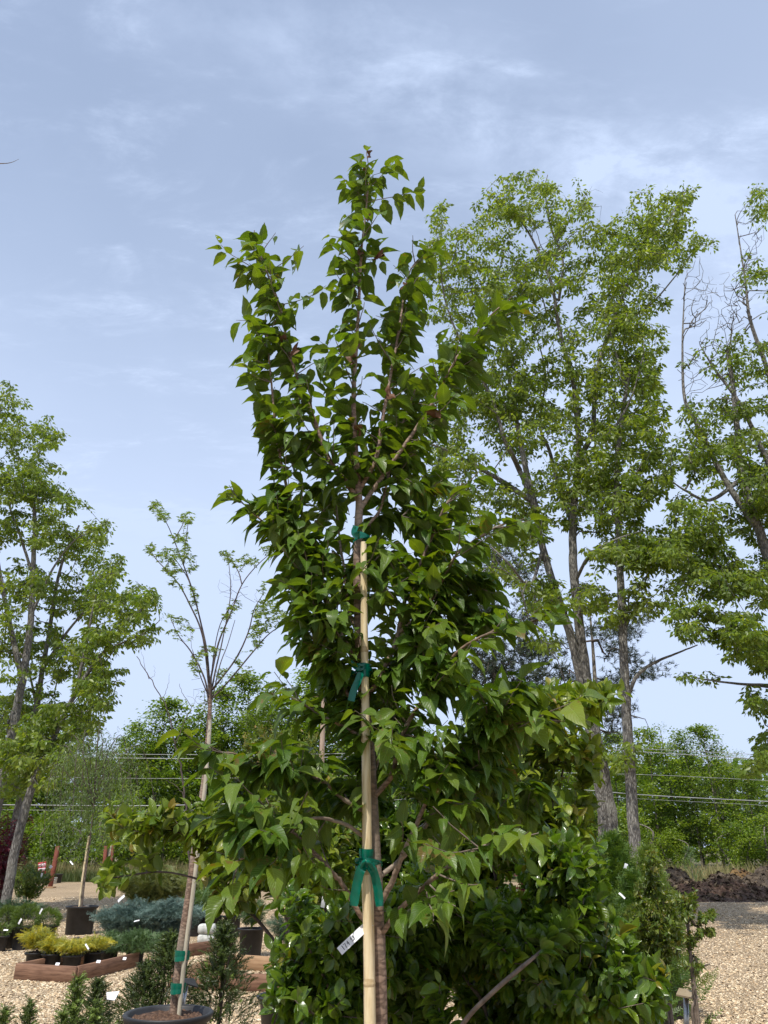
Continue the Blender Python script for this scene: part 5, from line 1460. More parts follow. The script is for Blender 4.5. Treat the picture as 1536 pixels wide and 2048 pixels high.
# ================================================================= glossy shrubs behind the young tree
GLT = [leaf_tpl(rows=6, cols=3, wide=w, fold=f, curl=c, seed=i, petiole=.06, tip=.10, base=.62, pw=1.05, serr=0) for i, (w, f, c) in enumerate([(.31, .4, .25), (.28, .6, .35), (.33, .3, .15), (.26, .7, .45), (.30, .2, .4), (.34, .45, .3)])]
def shrub(name, label, cat, base, ells, Y, dY, dens, stems_, mat, size, bark='twig_bark', tpls=GLT, pair=.030, run=.20, seg=.06, single=300, agetip=.5, ageamt=.12, pot=None, group=None,
          rise=.5, droop=(-.3, .6), r0=.012, tipr=.0014, up=.65, thr=-.12, ns=4.0, flat=.7):
    t = thing(name, label, cat, base, group)
    sk = Skel(40000)
    bz = Vector(base)
    for k, st in enumerate(stems_):
        sk.path([bz + Vector((random.uniform(-.03, .03), random.uniform(-.03, .03), .0 if not pot else pot[2] * .85))] + [W(*q) for q in st], r0, .003, k + 1, parent=-1, okfrom=.25, per=5)
    A = clump_keep(in_ellipses(ells, dens, Y, dY), ns, thr, len(ells) * 1.7)
    if len(A) == 0: return t
    sk.grow(A, seg, rise, .4, .02)
    sk.finish(tipr, .42)
    g = {}
    sk.emit(lambda tag: g.setdefault(tag, MB()), sides=4, big=8)
    for tag in sorted(g):
        g[tag].build('stem' if tag else 'twigs', M[bark], t, kind=None if tag else 'stuff')
    L = Leaves()
    for tip in sk.tips:
        P = [sk.P[tip]]; j = tip; ln = 0
        while sk.par[j] >= 0 and ln < run:
            ln += np.linalg.norm(sk.P[j] - sk.P[sk.par[j]]); j = sk.par[j]; P.append(sk.P[j])
        P = np.array(P); seg_ = np.linalg.norm(np.diff(P, axis=0), axis=1); cum = np.concatenate([[0], np.cumsum(seg_)])
        young = RNG.random() < ageamt * 2
        s_ = 0.0; q = 0; th = RNG.uniform(0, 3.14)
        while s_ < min(cum[-1], run):
            i = max(0, min(len(seg_) - 1, int(np.searchsorted(cum, s_) - 1))); f = (s_ - cum[i]) / max(seg_[i], 1e-9)
            p = P[i] * (1 - f) + P[i + 1] * f; d = unit(P[i] - P[i + 1])
            side = unit(np.cross(d, [math.cos(th), math.sin(th), .3]))
            for sg in (-1, 1):
                if RNG.random() < .10: continue
                a = unit(side * sg + d * up + np.array([0, 0, RNG.uniform(*droop)]) + RNG.normal(0, .2, 3))
                n = unit(np.array([0, 0, flat]) + d * .5 + RNG.normal(0, .45, 3))
                ag = agetip * RNG.uniform(.6, 1.3) if (s_ < run * .15 and young) else (.15 if young and s_ < run * .4 else 0)
                L.add(p, a, n, size * RNG.uniform(.7, 1.15) * (.6 if s_ < .01 else 1), min(1, ag))
            th += 1.57 + RNG.normal(0, .3); q += 1
            s_ += pair * RNG.uniform(.8, 1.3)
    L.build(t, M[mat], tpls, single)
    if pot: add_pot(t, *pot)
    return t
b1 = W(700, 2048, 3.2); b1.z = 0
shrub('glossy_shrub', 'glossy dark green shrub left of the bamboo stake, its lowest leaves over the gravel', 'shrub', b1,
      [(640, 1900, 85, 70), (600, 1990, 75, 60, .9), (700, 1990, 90, 70), (690, 1850, 90, 70, .8), (580, 1930, 45, 50, .5), (620, 1800, 90, 60, .5), (800, 1960, 80, 90, 1), (640, 2120, 110, 60, .6), (800, 1850, 70, 80, .8)], 3.15, .35, .0084,
      [[(690, 2060, 3.2), (660, 1980, 3.1), (620, 1900, 3.0)], [(710, 2060, 3.3), (730, 1950, 3.3), (720, 1820, 3.3)], [(700, 2100, 3.2), (640, 2040, 3.0), (590, 2000, 2.9)]], 'glossy_leaf', .058, pot=(.24, .19, .33), agetip=.7, ageamt=.05, pair=.030)
b2 = W(1010, 2048, 3.3); b2.z = 0
shrub('glossy_shrub', 'large glossy green shrub with a bare brown diagonal stem, right of the bamboo stake', 'shrub', b2,
      [(900, 1950, 110, 100, 1), (1030, 1900, 130, 90, 1), (1130, 1830, 90, 100, 1), (1190, 1900, 90, 60, .9), (1250, 1960, 90, 40, .8), (1310, 1950, 35, 40, .6), (1290, 2010, 70, 25, .6), (1130, 1980, 110, 60, 1), (1200, 2020, 110, 30, .8), (1000, 2010, 130, 60, .9),
       (940, 1830, 110, 60, .9), (1110, 1730, 80, 70, .9), (1190, 1730, 25, 50, .6), (1000, 2130, 200, 60, .5), (870, 1760, 70, 60, .7)], 3.1, .38, .0080,
      [[(880, 2150, 2.95), (925, 2050, 2.75), (985, 1985, 2.68), (1055, 1925, 2.68), (1110, 1880, 2.75), (1170, 1830, 2.85)], [(1030, 2060, 3.3), (1050, 1950, 3.4), (1080, 1800, 3.4), (1100, 1700, 3.4)], [(1060, 2080, 3.2), (1150, 2020, 3.0), (1240, 1990, 2.9), (1310, 1960, 2.9)], [(980, 2060, 3.3), (930, 1950, 3.3), (900, 1820, 3.4)]],
      'glossy_leaf', .060, pot=(.26, .20, .35), agetip=.9, ageamt=.08, r0=.012, pair=.030)
b3 = W(1090, 2048, 4.1); b3.z = 0
shrub('bronze_tipped_shrub', 'tall upright shrub with yellow-green leaves and bronze tips, standing right of the staked tree', 'shrub', b3,
      [(1150, 1410, 75, 34, 1.7), (1215, 1395, 40, 22, 1.5), (1085, 1395, 45, 28, 1.4), (1110, 1480, 80, 50, 1), (1180, 1530, 40, 50, .7), (1040, 1560, 90, 70, 1), (1130, 1610, 60, 70, .8), (1000, 1650, 100, 80, .9), (1090, 1720, 90, 70, .8), (1170, 1640, 26, 60, .5), (930, 1560, 70, 90, .7), (1060, 1420, 40, 40, .6), (1010, 1480, 60, 60, .8)], 4.0, .45, .0044,
      [[(1085, 2060, 4.1), (1090, 1850, 4.1), (1110, 1650, 4.1), (1130, 1520, 4.0), (1160, 1430, 4.0)], [(1080, 2060, 4.2), (1060, 1850, 4.2), (1060, 1650, 4.2), (1070, 1500, 4.2)], [(1070, 2060, 4.1), (1010, 1850, 4.1), (980, 1700, 4.1), (950, 1560, 4.1)], [(1095, 2060, 4.0), (1100, 1760, 3.95), (1105, 1600, 3.9), (1100, 1540, 3.9)]],
      'bronze_leaf', .078, bark='dark_twig', pot=(.24, .19, .33), agetip=.7, ageamt=.14, pair=.042, up=.8)
b4 = W(640, 2048, 3.9); b4.z = 0
shrub('bronze_tipped_shrub', 'spreading shrub with long arching bronze-tipped shoots reaching left across the gravel yard', 'shrub', b4,
      [(225, 1625, 45, 16, .9), (290, 1645, 70, 26, 1), (370, 1620, 60, 26, .9), (350, 1660, 80, 30, 1), (450, 1650, 70, 50, 1), (300, 1705, 60, 16, .8), (400, 1720, 90, 34, 1), (510, 1720, 70, 60, 1), (215, 1765, 22, 14, .9), (250, 1735, 30, 10, .6), (560, 1640, 80, 80, .9), (640, 1700, 90, 90, .9), (480, 1780, 60, 30, .6), (620, 1580, 80, 60, .7), (450, 1800, 30, 18, .3)], 3.75, .30, .0046,
      [[(640, 2060, 3.9), (600, 1900, 3.85), (540, 1780, 3.8), (440, 1700, 3.75), (340, 1660, 3.7), (240, 1635, 3.7)], [(640, 2060, 3.9), (620, 1850, 3.9), (580, 1720, 3.85), (500, 1650, 3.8)], [(650, 2060, 3.9), (650, 1850, 3.95), (650, 1700, 3.95), (640, 1600, 3.9)], [(630, 2060, 3.9), (560, 1900, 3.8), (460, 1790, 3.75), (340, 1745, 3.7), (230, 1755, 3.7)]],
      'bronze_leaf', .066, bark='dark_twig', pot=(.24, .19, .33), agetip=.6, ageamt=.12, pair=.032)
b5 = W(850, 2048, 4.6); b5.z = 0
shrub('dark_shrub', 'dense dark green shrub directly behind the trunk of the staked tree', 'shrub', b5,
      [(800, 1700, 120, 110, .9), (930, 1680, 110, 100, .9), (700, 1780, 100, 90, .8), (850, 1850, 160, 110, 1), (700, 1920, 120, 90, .8), (980, 1850, 110, 110, .8), (800, 1560, 80, 70, .5), (850, 1980, 200, 80, 1), (1060, 1960, 90, 90, .7), (660, 1640, 60, 80, .5)], 4.5, .4, .0080,
      [[(850, 2060, 4.6), (840, 1850, 4.6), (820, 1650, 4.5)], [(860, 2060, 4.6), (930, 1850, 4.6), (950, 1680, 4.5)], [(840, 2060, 4.6), (740, 1900, 4.6), (690, 1750, 4.5)]],
      'glossy_leaf', .072, pot=(.28, .22, .38), agetip=.2, ageamt=.03, single=60)
# fine-leaved bronze maple further back
b6 = W(575, 1900, 8.5); b6.z = 0
shrub('laceleaf_maple', 'fine-leaved olive and orange shrub rising behind the left branches of the staked tree', 'shrub', b6,
      [(520, 1480, 60, 36, 1), (585, 1500, 70, 50, 1), (490, 1530, 60, 40, .9), (590, 1580, 80, 60, 1), (520, 1620, 60, 60, .8), (640, 1640, 80, 80, .8)], 8.5, .8, .010,
      [[(575, 1820, 8.5), (570, 1700, 8.5), (560, 1560, 8.5)], [(580, 1820, 8.5), (620, 1700, 8.5), (620, 1600, 8.5)]],
      'small_leaf', .045, bark='dark_twig', pot=(.25, .2, .35), agetip=.7, ageamt=.4, single=0, tpls=[SLN, SL], pair=.03, run=.25, seg=.12)

# ================================================================= vase-shaped tree in the pot at lower left
YZ = 5.6
t = thing('vase_shaped_tree', 'slender potted tree with tiny pale leaves on a bare fan of branches', 'tree', W(345, 2048, YZ).xy.to_3d())
t.location = (W(337, 2030, YZ).x, YZ, 0)
zc = W(337, 2024, YZ).z
sk = Skel(20000)
ZL = [
    [(347, 2036), (362, 1900), (378, 1790), (396, 1650), (409, 1560), (416, 1480), (419, 1430), (421, 1390)],
    [(420, 1384), (414, 1306), (402, 1247), (385, 1181), (367, 1130), (348, 1080), (332, 1044), (309, 1009)],
    [(420, 1395), (406, 1275), (379, 1208), (352, 1161), (312, 1118), (297, 1091)],
    [(419, 1420), (410, 1360), (383, 1305), (359, 1274), (342, 1240)],
    [(420, 1364), (437, 1286), (461, 1228), (484, 1169), (519, 1126), (562, 1091)],
    [(421, 1400), (455, 1365), (504, 1306), (539, 1267), (582, 1239), (610, 1210)],
    [(421, 1395), (430, 1345), (445, 1280), (461, 1189), (457, 1118)],
    [(424, 1380), (470, 1320), (496, 1266), (508, 1220), (525, 1190)],
    [(421, 1410), (425, 1330), (440, 1250), (470, 1200)],
    [(420, 1400), (400, 1350), (385, 1300)],
    [(424, 1400), (440, 1330), (455, 1290), (470, 1240)],
    [(385, 1181), (372, 1150), (345, 1110)], [(367, 1130), (372, 1080), (377, 1040)], [(348, 1080), (365, 1050), (372, 1030)], [(484, 1169), (475, 1140), (452, 1110)]]
off = [0, .1, -.1, .15, -.1, .1, .2, -.15, -.2, -.2, .2, .1, .1, .1, .1]
for k, l in enumerate(ZL):
    o = off[k]
    pts = [W(a, b, YZ + o * (i / max(1, len(l) - 1))) for i, (a, b) in enumerate(l)]
    if k == 0: pts = [Vector((t.location.x + .02, YZ, .42))] + pts[0:]
    r0 = .034 if k == 0 else (.0075 if k < 8 else .005)
    sk.path(pts, r0, .013 if k == 0 else .0022, k + 1, parent=-1 if k == 0 else None, okfrom=.93 if k == 0 else .12, per=6)
ells = [(310, 1010, 14, 14, 2.5), (325, 1030, 16, 16, 2), (372, 1035, 16, 16, 2.5), (360, 1075, 20, 12, 2.2), (340, 1110, 26, 18, 2.2), (300, 1095, 14, 14, 2), (370, 1105, 14, 24, 1.8), (345, 1140, 22, 14, 2), (385, 1130, 10, 20, 1.5), (352, 1170, 16, 12, 1.2), (390, 1195, 12, 26, 1.5),
        (352, 1235, 20, 10, 1.8), (375, 1255, 14, 10, 1.5), (345, 1265, 10, 12, 1.2), (420, 1300, 28, 12, 1.8), (385, 1330, 14, 20, 1.2), (395, 1345, 8, 12, 1), (455, 1110, 16, 12, 2.5), (475, 1125, 18, 10, 1.8), (500, 1118, 18, 12, 2.2), (540, 1100, 20, 14, 1.6), (560, 1085, 14, 12, 1.6), (470, 1210, 14, 16, 1.5), (450, 1235, 10, 30, 1),
        (520, 1240, 20, 30, 2.2), (540, 1210, 26, 16, 2.2), (560, 1235, 20, 16, 1.8), (510, 1280, 14, 24, 1.8), (480, 1320, 12, 14, 1), (505, 1340, 10, 10, 1), (478, 1355, 16, 8, 1), (445, 1345, 14, 20, .8), (525, 1170, 14, 14, .8)]
A = in_ellipses(ells, .016, YZ, .3)
bare = in_ellipses([(455, 1200, 25, 70, .25), (480, 1170, 30, 40, .2), (410, 1380, 40, 40, .4), (440, 1360, 40, 60, .3), (400, 1420, 14, 40, .4), (385, 1290, 25, 40, .15), (500, 1200, 20, 40, .15)], .016, YZ, .3)
sk.grow(bare, .06, .4, .3, .03); sk.tips = []
sk.grow(A, .06, .5, .35, .03)
sk.finish(.0011, .35)
g = {}
sk.emit(lambda tag: g.setdefault(tag, MB()), sides=4, big=12)
g[1].build('trunk', M['cherry_bark'], t)
for tag in sorted(g):
    if tag > 1: g[tag].build('branch', M['dark_twig'], t)
g[0].build('twigs', M['dark_twig'], t, kind='stuff')
tips = np.repeat(np.array(sk.tips), 7); n = len(tips)
f = RNG.random(n)[:, None]
mb = MB(); scatter(mb, SLN, sk.P[tips] * (1 - f) + sk.P[sk.par[tips]] * f, rand_dirs(n, -.5, .35), rand_dirs(n, .2, 1), RNG.uniform(.022, .036, n))
mb.build('foliage', M['zelkova_leaf'], t, kind='stuff')
rimr = 87 / pxm(Vector((0, YZ, zc)))
pot_mesh(rimr - .02, rimr * .78, zc, t.location, lip=.025, rim=.05, seg=48).build('pot', M['black_pot'], t)
soil_mesh(rimr - .045, zc - .035, t.location, 14, .02).build('soil', M['soil'], t)
stk = thing('wooden_stake', 'long pale grey stake tied to the right side of the slender potted trunk', 'stake', (W(357, 2036, YZ).x, YZ, zc - .05))
tube(MB(), catmull([W(357, 2040, YZ - .04), W(371, 1900, YZ - .045), W(386, 1785, YZ - .045), W(405, 1620, YZ - .045), W(415, 1520, YZ - .04), W(420, 1440, YZ - .035)], 5), .0135, 10).build('rod', M['grey_bamboo'], stk)
for y, lb in ((1911, 'upper green tape band on the slender potted trunk'), (1976, 'lower green tape band on the slender potted trunk, near its pot')):
    x = 364 - (y - 1911) * .12
    c = W(x, y, YZ - .02)
    tt = thing('green_tape', lb, 'tape', c, 'green tape bands on the potted trunk')
    mb = MB(); wrap(mb, c, .046, .05, 2, .08); mb.build('band', M['tape'], tt)
# sign on a stake in that pot
def plant_sign(label, corners, Y, stake_pts, mat, smat, name='plant_sign'):
    c = W(*corners[0], Y)
    t = thing(name, label, 'sign', W(*stake_pts[-1], Y))
    P = [W(*q, Y + dy) for q, dy in zip(corners, (-.0, -.0, .10, .10))]
    n = (P[1] - P[0]).cross(P[2] - P[0]).normalized() * .004
    V = [p + n for p in P] + [p - n for p in P]
    MB().add(V, [(0, 1, 2, 3), (7, 6, 5, 4), (0, 4, 5, 1), (1, 5, 6, 2), (2, 6, 7, 3), (3, 7, 4, 0)]).build('plate', mat, t, smooth=False)
    a, b = W(*stake_pts[0], Y + .05), W(*stake_pts[1], Y + .05)
    m = (a + b) / 2; d = b - a
    q = Vector((0, 0, 1)).rotation_difference(d).to_matrix()
    mb = MB()
    for dx_ in (-.008, .008): box(mb, m + q @ Vector((dx_, 0, 0)), (.006, .018, d.length), q)
    box(mb, m, (.012, .004, d.length), q)
    mb.build('post', smat, t)
    return t
plant_sign('black sign plate on a steel post behind the slender potted trunk', [(346, 1960), (396, 1975), (388, 1958), (344, 1956)], YZ + .25, [(373, 1972), (363, 2032)], M['black_plate'], M['steel'])
plant_sign('tan sign plate on a steel post beside the little tree at lower right', [(1352, 1990), (1399, 2000), (1390, 1984), (1358, 1977)], 4.6, [(1372, 1995), (1374, 2085)], M['tan_plate'], M['steel'])
plant_sign('black sign plate tilted on edge behind the golden junipers', [(137, 1888), (152, 1888), (160, 1874), (146, 1876)], G(150, 1930).y + .3, [(146, 1884), (144, 1930)], M['black_plate'], M['steel'])

# bare sapling left of it
sk = Skel(4000)
t = thing('bare_sapling', 'thin leafless sapling with wiry curved twigs, left of the fan-shaped potted tree', 'tree', (W(378, 1700, 7.2).x, 7.2, 0))
for k, (l, r) in enumerate((([(380, 1850), (376, 1700), (372, 1600), (362, 1530), (350, 1490), (342, 1440), (325, 1400), (298, 1358), (272, 1315)], .011), ([(350, 1490), (372, 1440), (383, 1415), (365, 1390), (358, 1370)], .005), ([(325, 1400), (335, 1370), (336, 1350)], .003), ([(298, 1358), (290, 1330), (284, 1300)], .003), ([(372, 1600), (350, 1570), (330, 1560)], .004), ([(298, 1358), (312, 1345), (308, 1330)], .002), ([(383, 1415), (392, 1395), (396, 1380)], .002))):
    pts = [W(a, b, 7.2) for a, b in l]
    if k == 0: pts = [Vector((pts[0].x, 7.2, .3))] + pts
    sk.path(pts, r, r * .3, k + 1, parent=-1 if k == 0 else None, wob=.004)
sk.finish(.002); g = {}
sk.emit(lambda tag: g.setdefault(tag, MB()), sides=5, big=8)
for tag in sorted(g): g[tag].build('trunk' if tag == 1 else 'branch', M['dark_twig'], t)
add_pot(t, .2, .16, .3)

# ================================================================= conifers in pots
def bush(name, label, cat, base, rx, ry, h, z0, mat, tpls, n, size, up=.6, out=.8, shape='ball', pot=None, group=None, droop=0.0, hollow=.45, twig='dark_twig', agef=0.0, lumps=.25, stems=6, noff=None, jit=.35):
    t = thing(name, label, cat, base, group)
    bz = np.array(base, float) + [0, 0, z0]
    P = []; A = []
    sd_ = RNG.uniform(0, 50)
    while len(P) < n:
        u = rand_dirs(1, -.85 if shape == 'ball' else -.55 if shape != 'mat' else -.1, 1)[0]
        k = RNG.uniform(hollow, 1) ** .7
        lump = 1 + lumps * noise.noise(Vector(u * 2.2) + Vector((sd_, 0, 0))) + lumps * .5 * noise.noise(Vector(u * 5) + Vector((sd_, 9, 0)))
        if shape == 'cone':
            hz = RNG.random() ** .8; a = math.atan2(u[1], u[0]); rr = (1 - hz) ** .75 * (.45 + .55 * RNG.random() ** .5) * lump
            p = np.array([rx * rr * math.cos(a), ry * rr * math.sin(a), h * (hz * .96 + .02)]); o = np.array([math.cos(a), math.sin(a), up])
        elif shape == 'vase':
            hz = (u[2] * .5 + .5); a = math.atan2(u[1], u[0]); rr = (.35 + .65 * hz) * math.sqrt(RNG.random()) * lump
            p = np.array([rx * rr * math.cos(a), ry * rr * math.sin(a), h * (hz * (1 - .35 * rr * rr) * lump)]); o = np.array([math.cos(a) * (rr + .2), math.sin(a) * (rr + .2), up])
        else:
            p = np.array([rx * u[0], ry * u[1], h * .5 * (u[2] + 1) if shape == 'ball' else h * max(0, u[2])]) * lump
            p[:2] *= k
            if shape == 'ball': p[2] = h * .5 + (p[2] - h * .5) * k
            o = np.array([u[0] * out, u[1] * out, u[2] * out + up])
        P.append(bz + p); A.append(unit(o + RNG.normal(0, jit, 3) - [0, 0, droop * RNG.random()]))
    P = np.array(P); A = np.array(A)
    keep = P[:, 2] > .03
    P, A = P[keep], A[keep]; n = len(P)
    # shoots start inside and reach their place
    mb = MB(); w = RNG.integers(len(tpls), size=n); sz = RNG.uniform(.7, 1.25, n) * size
    age = (RNG.random(n) < agef).astype(float) * RNG.random(n)
    for k in range(len(tpls)):
        q = w == k
        scatter(mb, tpls[k], (P - A * sz[:, None] * .6)[q], A[q], unit(rand_dirs(n, .1, 1))[q], sz[q], None, age[q])
    mb.build('foliage', M[mat], t, kind='stuff')
    mb = MB()
    for i in range(stems):
        e = P[RNG.integers(n)]
        tube(mb, catmull([bz + [RNG.normal(0, .01), RNG.normal(0, .01), -z0 * .3 if pot else 0], (bz + e) / 2 + [0, 0, h * .1], e], 4), np.linspace(.012, .003, 9) * max(.6, h), 5)
    mb.build('stem', M[twig], t)
    if pot: add_pot(t, *pot)
    return t
def at(px, py): return tuple(G(px, py))
# globe arborvitae at the left edge
gy = G(40, 1898).y
for (px, pyb, r, hh, pz, lb) in ((42, 1899, .25, .50, .36, 'round green conifer in a black pot, middle and largest globe at the left edge'),
                                 (88, 1893, .23, .42, .34, 'round green conifer with a white tag on top, rightmost globe at the left edge'),
                                 (6, 1897, .22, .46, .36, 'round green conifer in a black pot, half cut by the left edge of the picture')):
    b = at(px, pyb)
    bush('globe_conifer', lb, 'shrub', b, r, r, hh, pz - .13, 'globe_leaf', SPR, 2400, .050, up=.15, jit=.2, pot=(.175, .15, pz), group='round conifers in black pots', lumps=.14, hollow=.8)
bush('globe_conifer', 'smallest and lowest round green shrub, in front of the globes at the left edge', 'shrub', at(-4, 1903), .16, .16, .26, .2, 'globe_leaf', SPR, 350, .06, up=.25, pot=(.13, .11, .24), group='round conifers in black pots', lumps=.12, hollow=.6)
bush('dark_juniper', 'low dark blue-green juniper behind the round conifers at the left edge', 'shrub', at(25, 1860), .75, .5, .36, .26, 'dark_juniper', SPRF, 900, .17, shape='vase', pot=(.2, .17, .32), up=.35)
bush('leafy_shrub', 'loose olive green small-leaved shrub between the dark juniper and the dark red bush', 'shrub', at(48, 1838), .6, .5, .95, .32, 'small_leaf', [needle_shoot_tpl(n=9, w=.16, lf=.34, seed=31), needle_shoot_tpl(n=8, w=.18, lf=.3, seed=32)], 700, .16, shape='vase', pot=(.22, .18, .34), up=.9)
bush('dark_red_maple', 'dark red-leaved bush at the left edge below the leaning trunks', 'shrub', (W(-28, 1700, 24.5).x, 24.5, 0), 1.15, .9, 2.3, .15, 'red_leaf', [needle_shoot_tpl(n=10, w=.10, lf=.42, seed=41), needle_shoot_tpl(n=9, w=.12, lf=.36, seed=42)], 1500, .24, shape='ball', up=.1, lumps=.5, hollow=.3, droop=.6)
# golden junipers in the first timber frame
for px, pyb, rx, hh, lb in ((66, 1942, .30, .32, 'bright yellow juniper in a black pot, leftmost and tallest inside the timber frame'), (100, 1945, .28, .20, 'yellow juniper in a black pot, second from the left inside the timber frame'),
                            (140, 1948, .30, .18, 'yellow juniper third from the left, above the front corner of the timber frame'), (182, 1941, .34, .20, 'rightmost yellow juniper in the timber frame, beside the green mat of juniper')):
    b = at(px, pyb)
    bush('golden_juniper', lb, 'shrub', b, rx, rx * .9, hh, .24, 'gold_juniper', SPRF, 750, .12, shape='vase', pot=(.135, .115, .24), up=.35, droop=.5, agef=.45, group='yellow junipers in the timber frame')
bush('creeping_juniper', 'flat spreading green juniper spilling over the end of the timber frame', 'shrub', at(268, 1930), .60, .5, .22, .22, 'green_juniper', SPRF, 1500, .13, shape='mat', pot=(.14, .12, .24), up=.1, droop=.5, hollow=.1)
bush('creeping_juniper', 'smaller green juniper half hidden between the yellow ones and the big flat green one', 'shrub', at(216, 1928), .34, .34, .20, .22, 'green_juniper', SPRF, 500, .12, shape='mat', pot=(.14, .12, .24), up=.1, droop=.4, hollow=.1)
# blue junipers
bush('blue_juniper', 'wide silvery blue juniper in a black pot, left one of the blue pair', 'shrub', at(258, 1902), .74, .55, .60, .16, 'blue_juniper', SPRF, 3000, .20, shape='vase', pot=(.2, .17, .3), up=.45, droop=.3, group='blue junipers in pots')
bush('blue_juniper', 'right one of the silvery blue juniper pair, behind the slender potted trunk', 'shrub', at(335, 1905), .62, .55, .64, .18, 'blue_juniper', SPRF, 2600, .20, shape='vase', pot=(.21, .18, .3), up=.45, droop=.3, group='blue junipers in pots')
bush('golden_green_juniper', 'large yellow-olive feathery juniper behind the blue junipers', 'shrub', at(300, 1850), 1.05, .8, .95, .3, 'olive_juniper', SPRF, 2400, .26, shape='vase', pot=(.25, .2, .34), up=.3, droop=.5)
bush('golden_green_juniper', 'olive juniper further right, half covered by the arching bronze-tipped shoots', 'shrub', at(395, 1850), .7, .7, .8, .3, 'olive_juniper', SPRF, 1200, .22, shape='vase', pot=(.25, .2, .34), up=.3, droop=.5)
bush('dark_conifer', 'dark green nodding conifer in a black pot behind the white concrete blocks', 'shrub', at(424, 1874), .45, .45, .55, .36, 'arbor_leaf', SPRF, 800, .16, shape='vase', pot=(.18, .16, .38), up=.2, droop=1.0)
bush('dark_conifer', 'dark green conifer in a black pot, right of the one behind the concrete blocks', 'shrub', at(462, 1874), .4, .4, .5, .36, 'arbor_leaf', SPRF, 700, .15, shape='vase', pot=(.18, .16, .38), up=.2, droop=1.0)
bush('dark_conifer', 'dark green conifer left of the concrete blocks, its pot in deep shade', 'shrub', at(392, 1872), .4, .4, .5, .36, 'arbor_leaf', SPRF, 700, .15, shape='vase', pot=(.18, .16, .38), up=.2, droop=1.0)
bush('green_juniper_shrub', 'mid green juniper in a tall black pot at the end of the second timber frame', 'shrub', at(500, 1914), .34, .34, .5, .40, 'green_juniper', SPRF, 700, .13, shape='vase', pot=(.21, .17, .42), up=.4, droop=.4)
bush('green_juniper_shrub', 'grey-green juniper half hidden behind the glossy shrub, inside the second timber frame', 'shrub', at(580, 1935), .45, .4, .5, .26, 'dark_juniper', SPRF, 900, .13, shape='vase', pot=(.17, .15, .28), up=.4, droop=.4)
bush('green_juniper_shrub', 'small green juniper tucked behind the glossy shrub, right of the grey-green one', 'shrub', at(640, 1925), .45, .4, .5, .26, 'green_juniper', SPRF, 700, .13, shape='vase', pot=(.17, .15, .28), up=.4, droop=.4)
# yews in front
YW = [needle_shoot_tpl(n=26, w=.05, lf=.20, seed=i + 60, up=45) for i in range(3)]
def yew(label, px, pytop, Y, rx, n, size, agef=.05, h=None, group='upright yews at the bottom left', base_z=.30):
    top = W(px, pytop, Y)
    b = (top.x, Y, 0)
    bush('yew', label, 'shrub', b, rx, rx, top.z - base_z, base_z, 'yew_leaf', YW, n, size, shape='cone', up=.75, pot=(.17, .14, .30), group=group, agef=agef, lumps=1.1, jit=.35)
yew('dark upright yew with its tip leaning against the slender potted trunk, left of that trunk', 342, 1866, 7.0, .34, 480, .13)
yew('lower spreading yew just left of the round black pot rim', 296, 1925, 6.9, .30, 380, .12)
yew('tall dark yew with stepped side shoots, right of the slender potted trunk', 452, 1842, 7.2, .30, 640, .13)
yew('dark yew in front of the white card, left of the round pot', 198, 1958, 6.2, .22, 420, .10)
yew('single light green yew shoot, brightest and second from the bottom left corner', 158, 1950, 5.0, .13, 300, .10, .95)
yew('small yew tip in the bottom left corner of the picture, left of the others', 12, 2012, 5.0, .13, 200, .09, .7)
yew('yew tip rising between the corner one and the bright shoot', 62, 1998, 5.0, .09, 200, .09, .5)
yew('short pale yew tip just left of the bright shoot', 128, 2016, 4.9, .10, 180, .09, .9)
yew('light yew tip between the bright shoot and the dark yew', 196, 2000, 4.9, .10, 200, .09, .9)
yew('low green conifer tips at the bottom right, under the tan sign', 1416, 2030, 4.6, .10, 140, .07, .4, group='low conifers at the bottom right')
yew('low green conifer tips at the bottom right, left of the sign post', 1322, 2034, 4.6, .10, 120, .07, .5, group='low conifers at the bottom right')

# big pot with the weeping willow
b = at(157, 1868)
t = thing('weeping_willow', 'young weeping willow with wispy hanging twigs in a large black pot on the gravel', 'tree', b)
yb = b[1]; k_ = pxm(Vector((0, yb, .3)))
pot_mesh(30 / k_ * .97, 25.5 / k_, 50 / k_, b, lip=.03, rim=.05, seg=40).build('pot', M['black_pot'], t)
soil_mesh(30 / k_ * .9, 46 / k_, b, 10, .02).build('soil', M['soil'], t)
sk = Skel(20000)
wl_ = [[(162, 1822), (170, 1750), (180, 1680), (188, 1600), (192, 1540), (195, 1480), (200, 1448)]]
wl_ += [[(186, 1610), (186 + dx_ * .4, 1560 - u_), (186 + dx_ * .8, 1520 - u_), (186 + dx_, 1545 - u_ * .5), (186 + dx_ * 1.12, 1620 - u_ * .3), (186 + dx_ * 1.15, 1680 - u_ * .2)] for dx_, u_ in ((-35, 30), (-60, 10), (-85, -10), (-50, 50), (30, 40), (55, 15), (85, 0), (110, 30), (20, 60), (-20, 60), (70, 50), (-72, 30))]
for k, l in enumerate(wl_):
    dy = RNG.uniform(-.8, .8) if k else 0
    sk.path([W(a, c, yb + dy * min(1, i / 3)) for i, (a, c) in enumerate(l)], .028 if k == 0 else .010, .004, k + 1, parent=-1 if k == 0 else None, okfrom=.5 if k == 0 else .2)
sk.grow(in_ellipses([(160, 1560, 70, 70, 1), (190, 1500, 60, 50, 1), (240, 1560, 60, 80, .9), (150, 1650, 60, 60, .8), (230, 1660, 60, 50, .7), (190, 1600, 90, 80, .8)], .006, yb, .9), .25, -.6, .4, .04)
sk.finish(.0025, .35)
g = {}; sk.emit(lambda tag: g.setdefault(min(tag, 2) if tag else 0, MB()), sides=4, big=8)
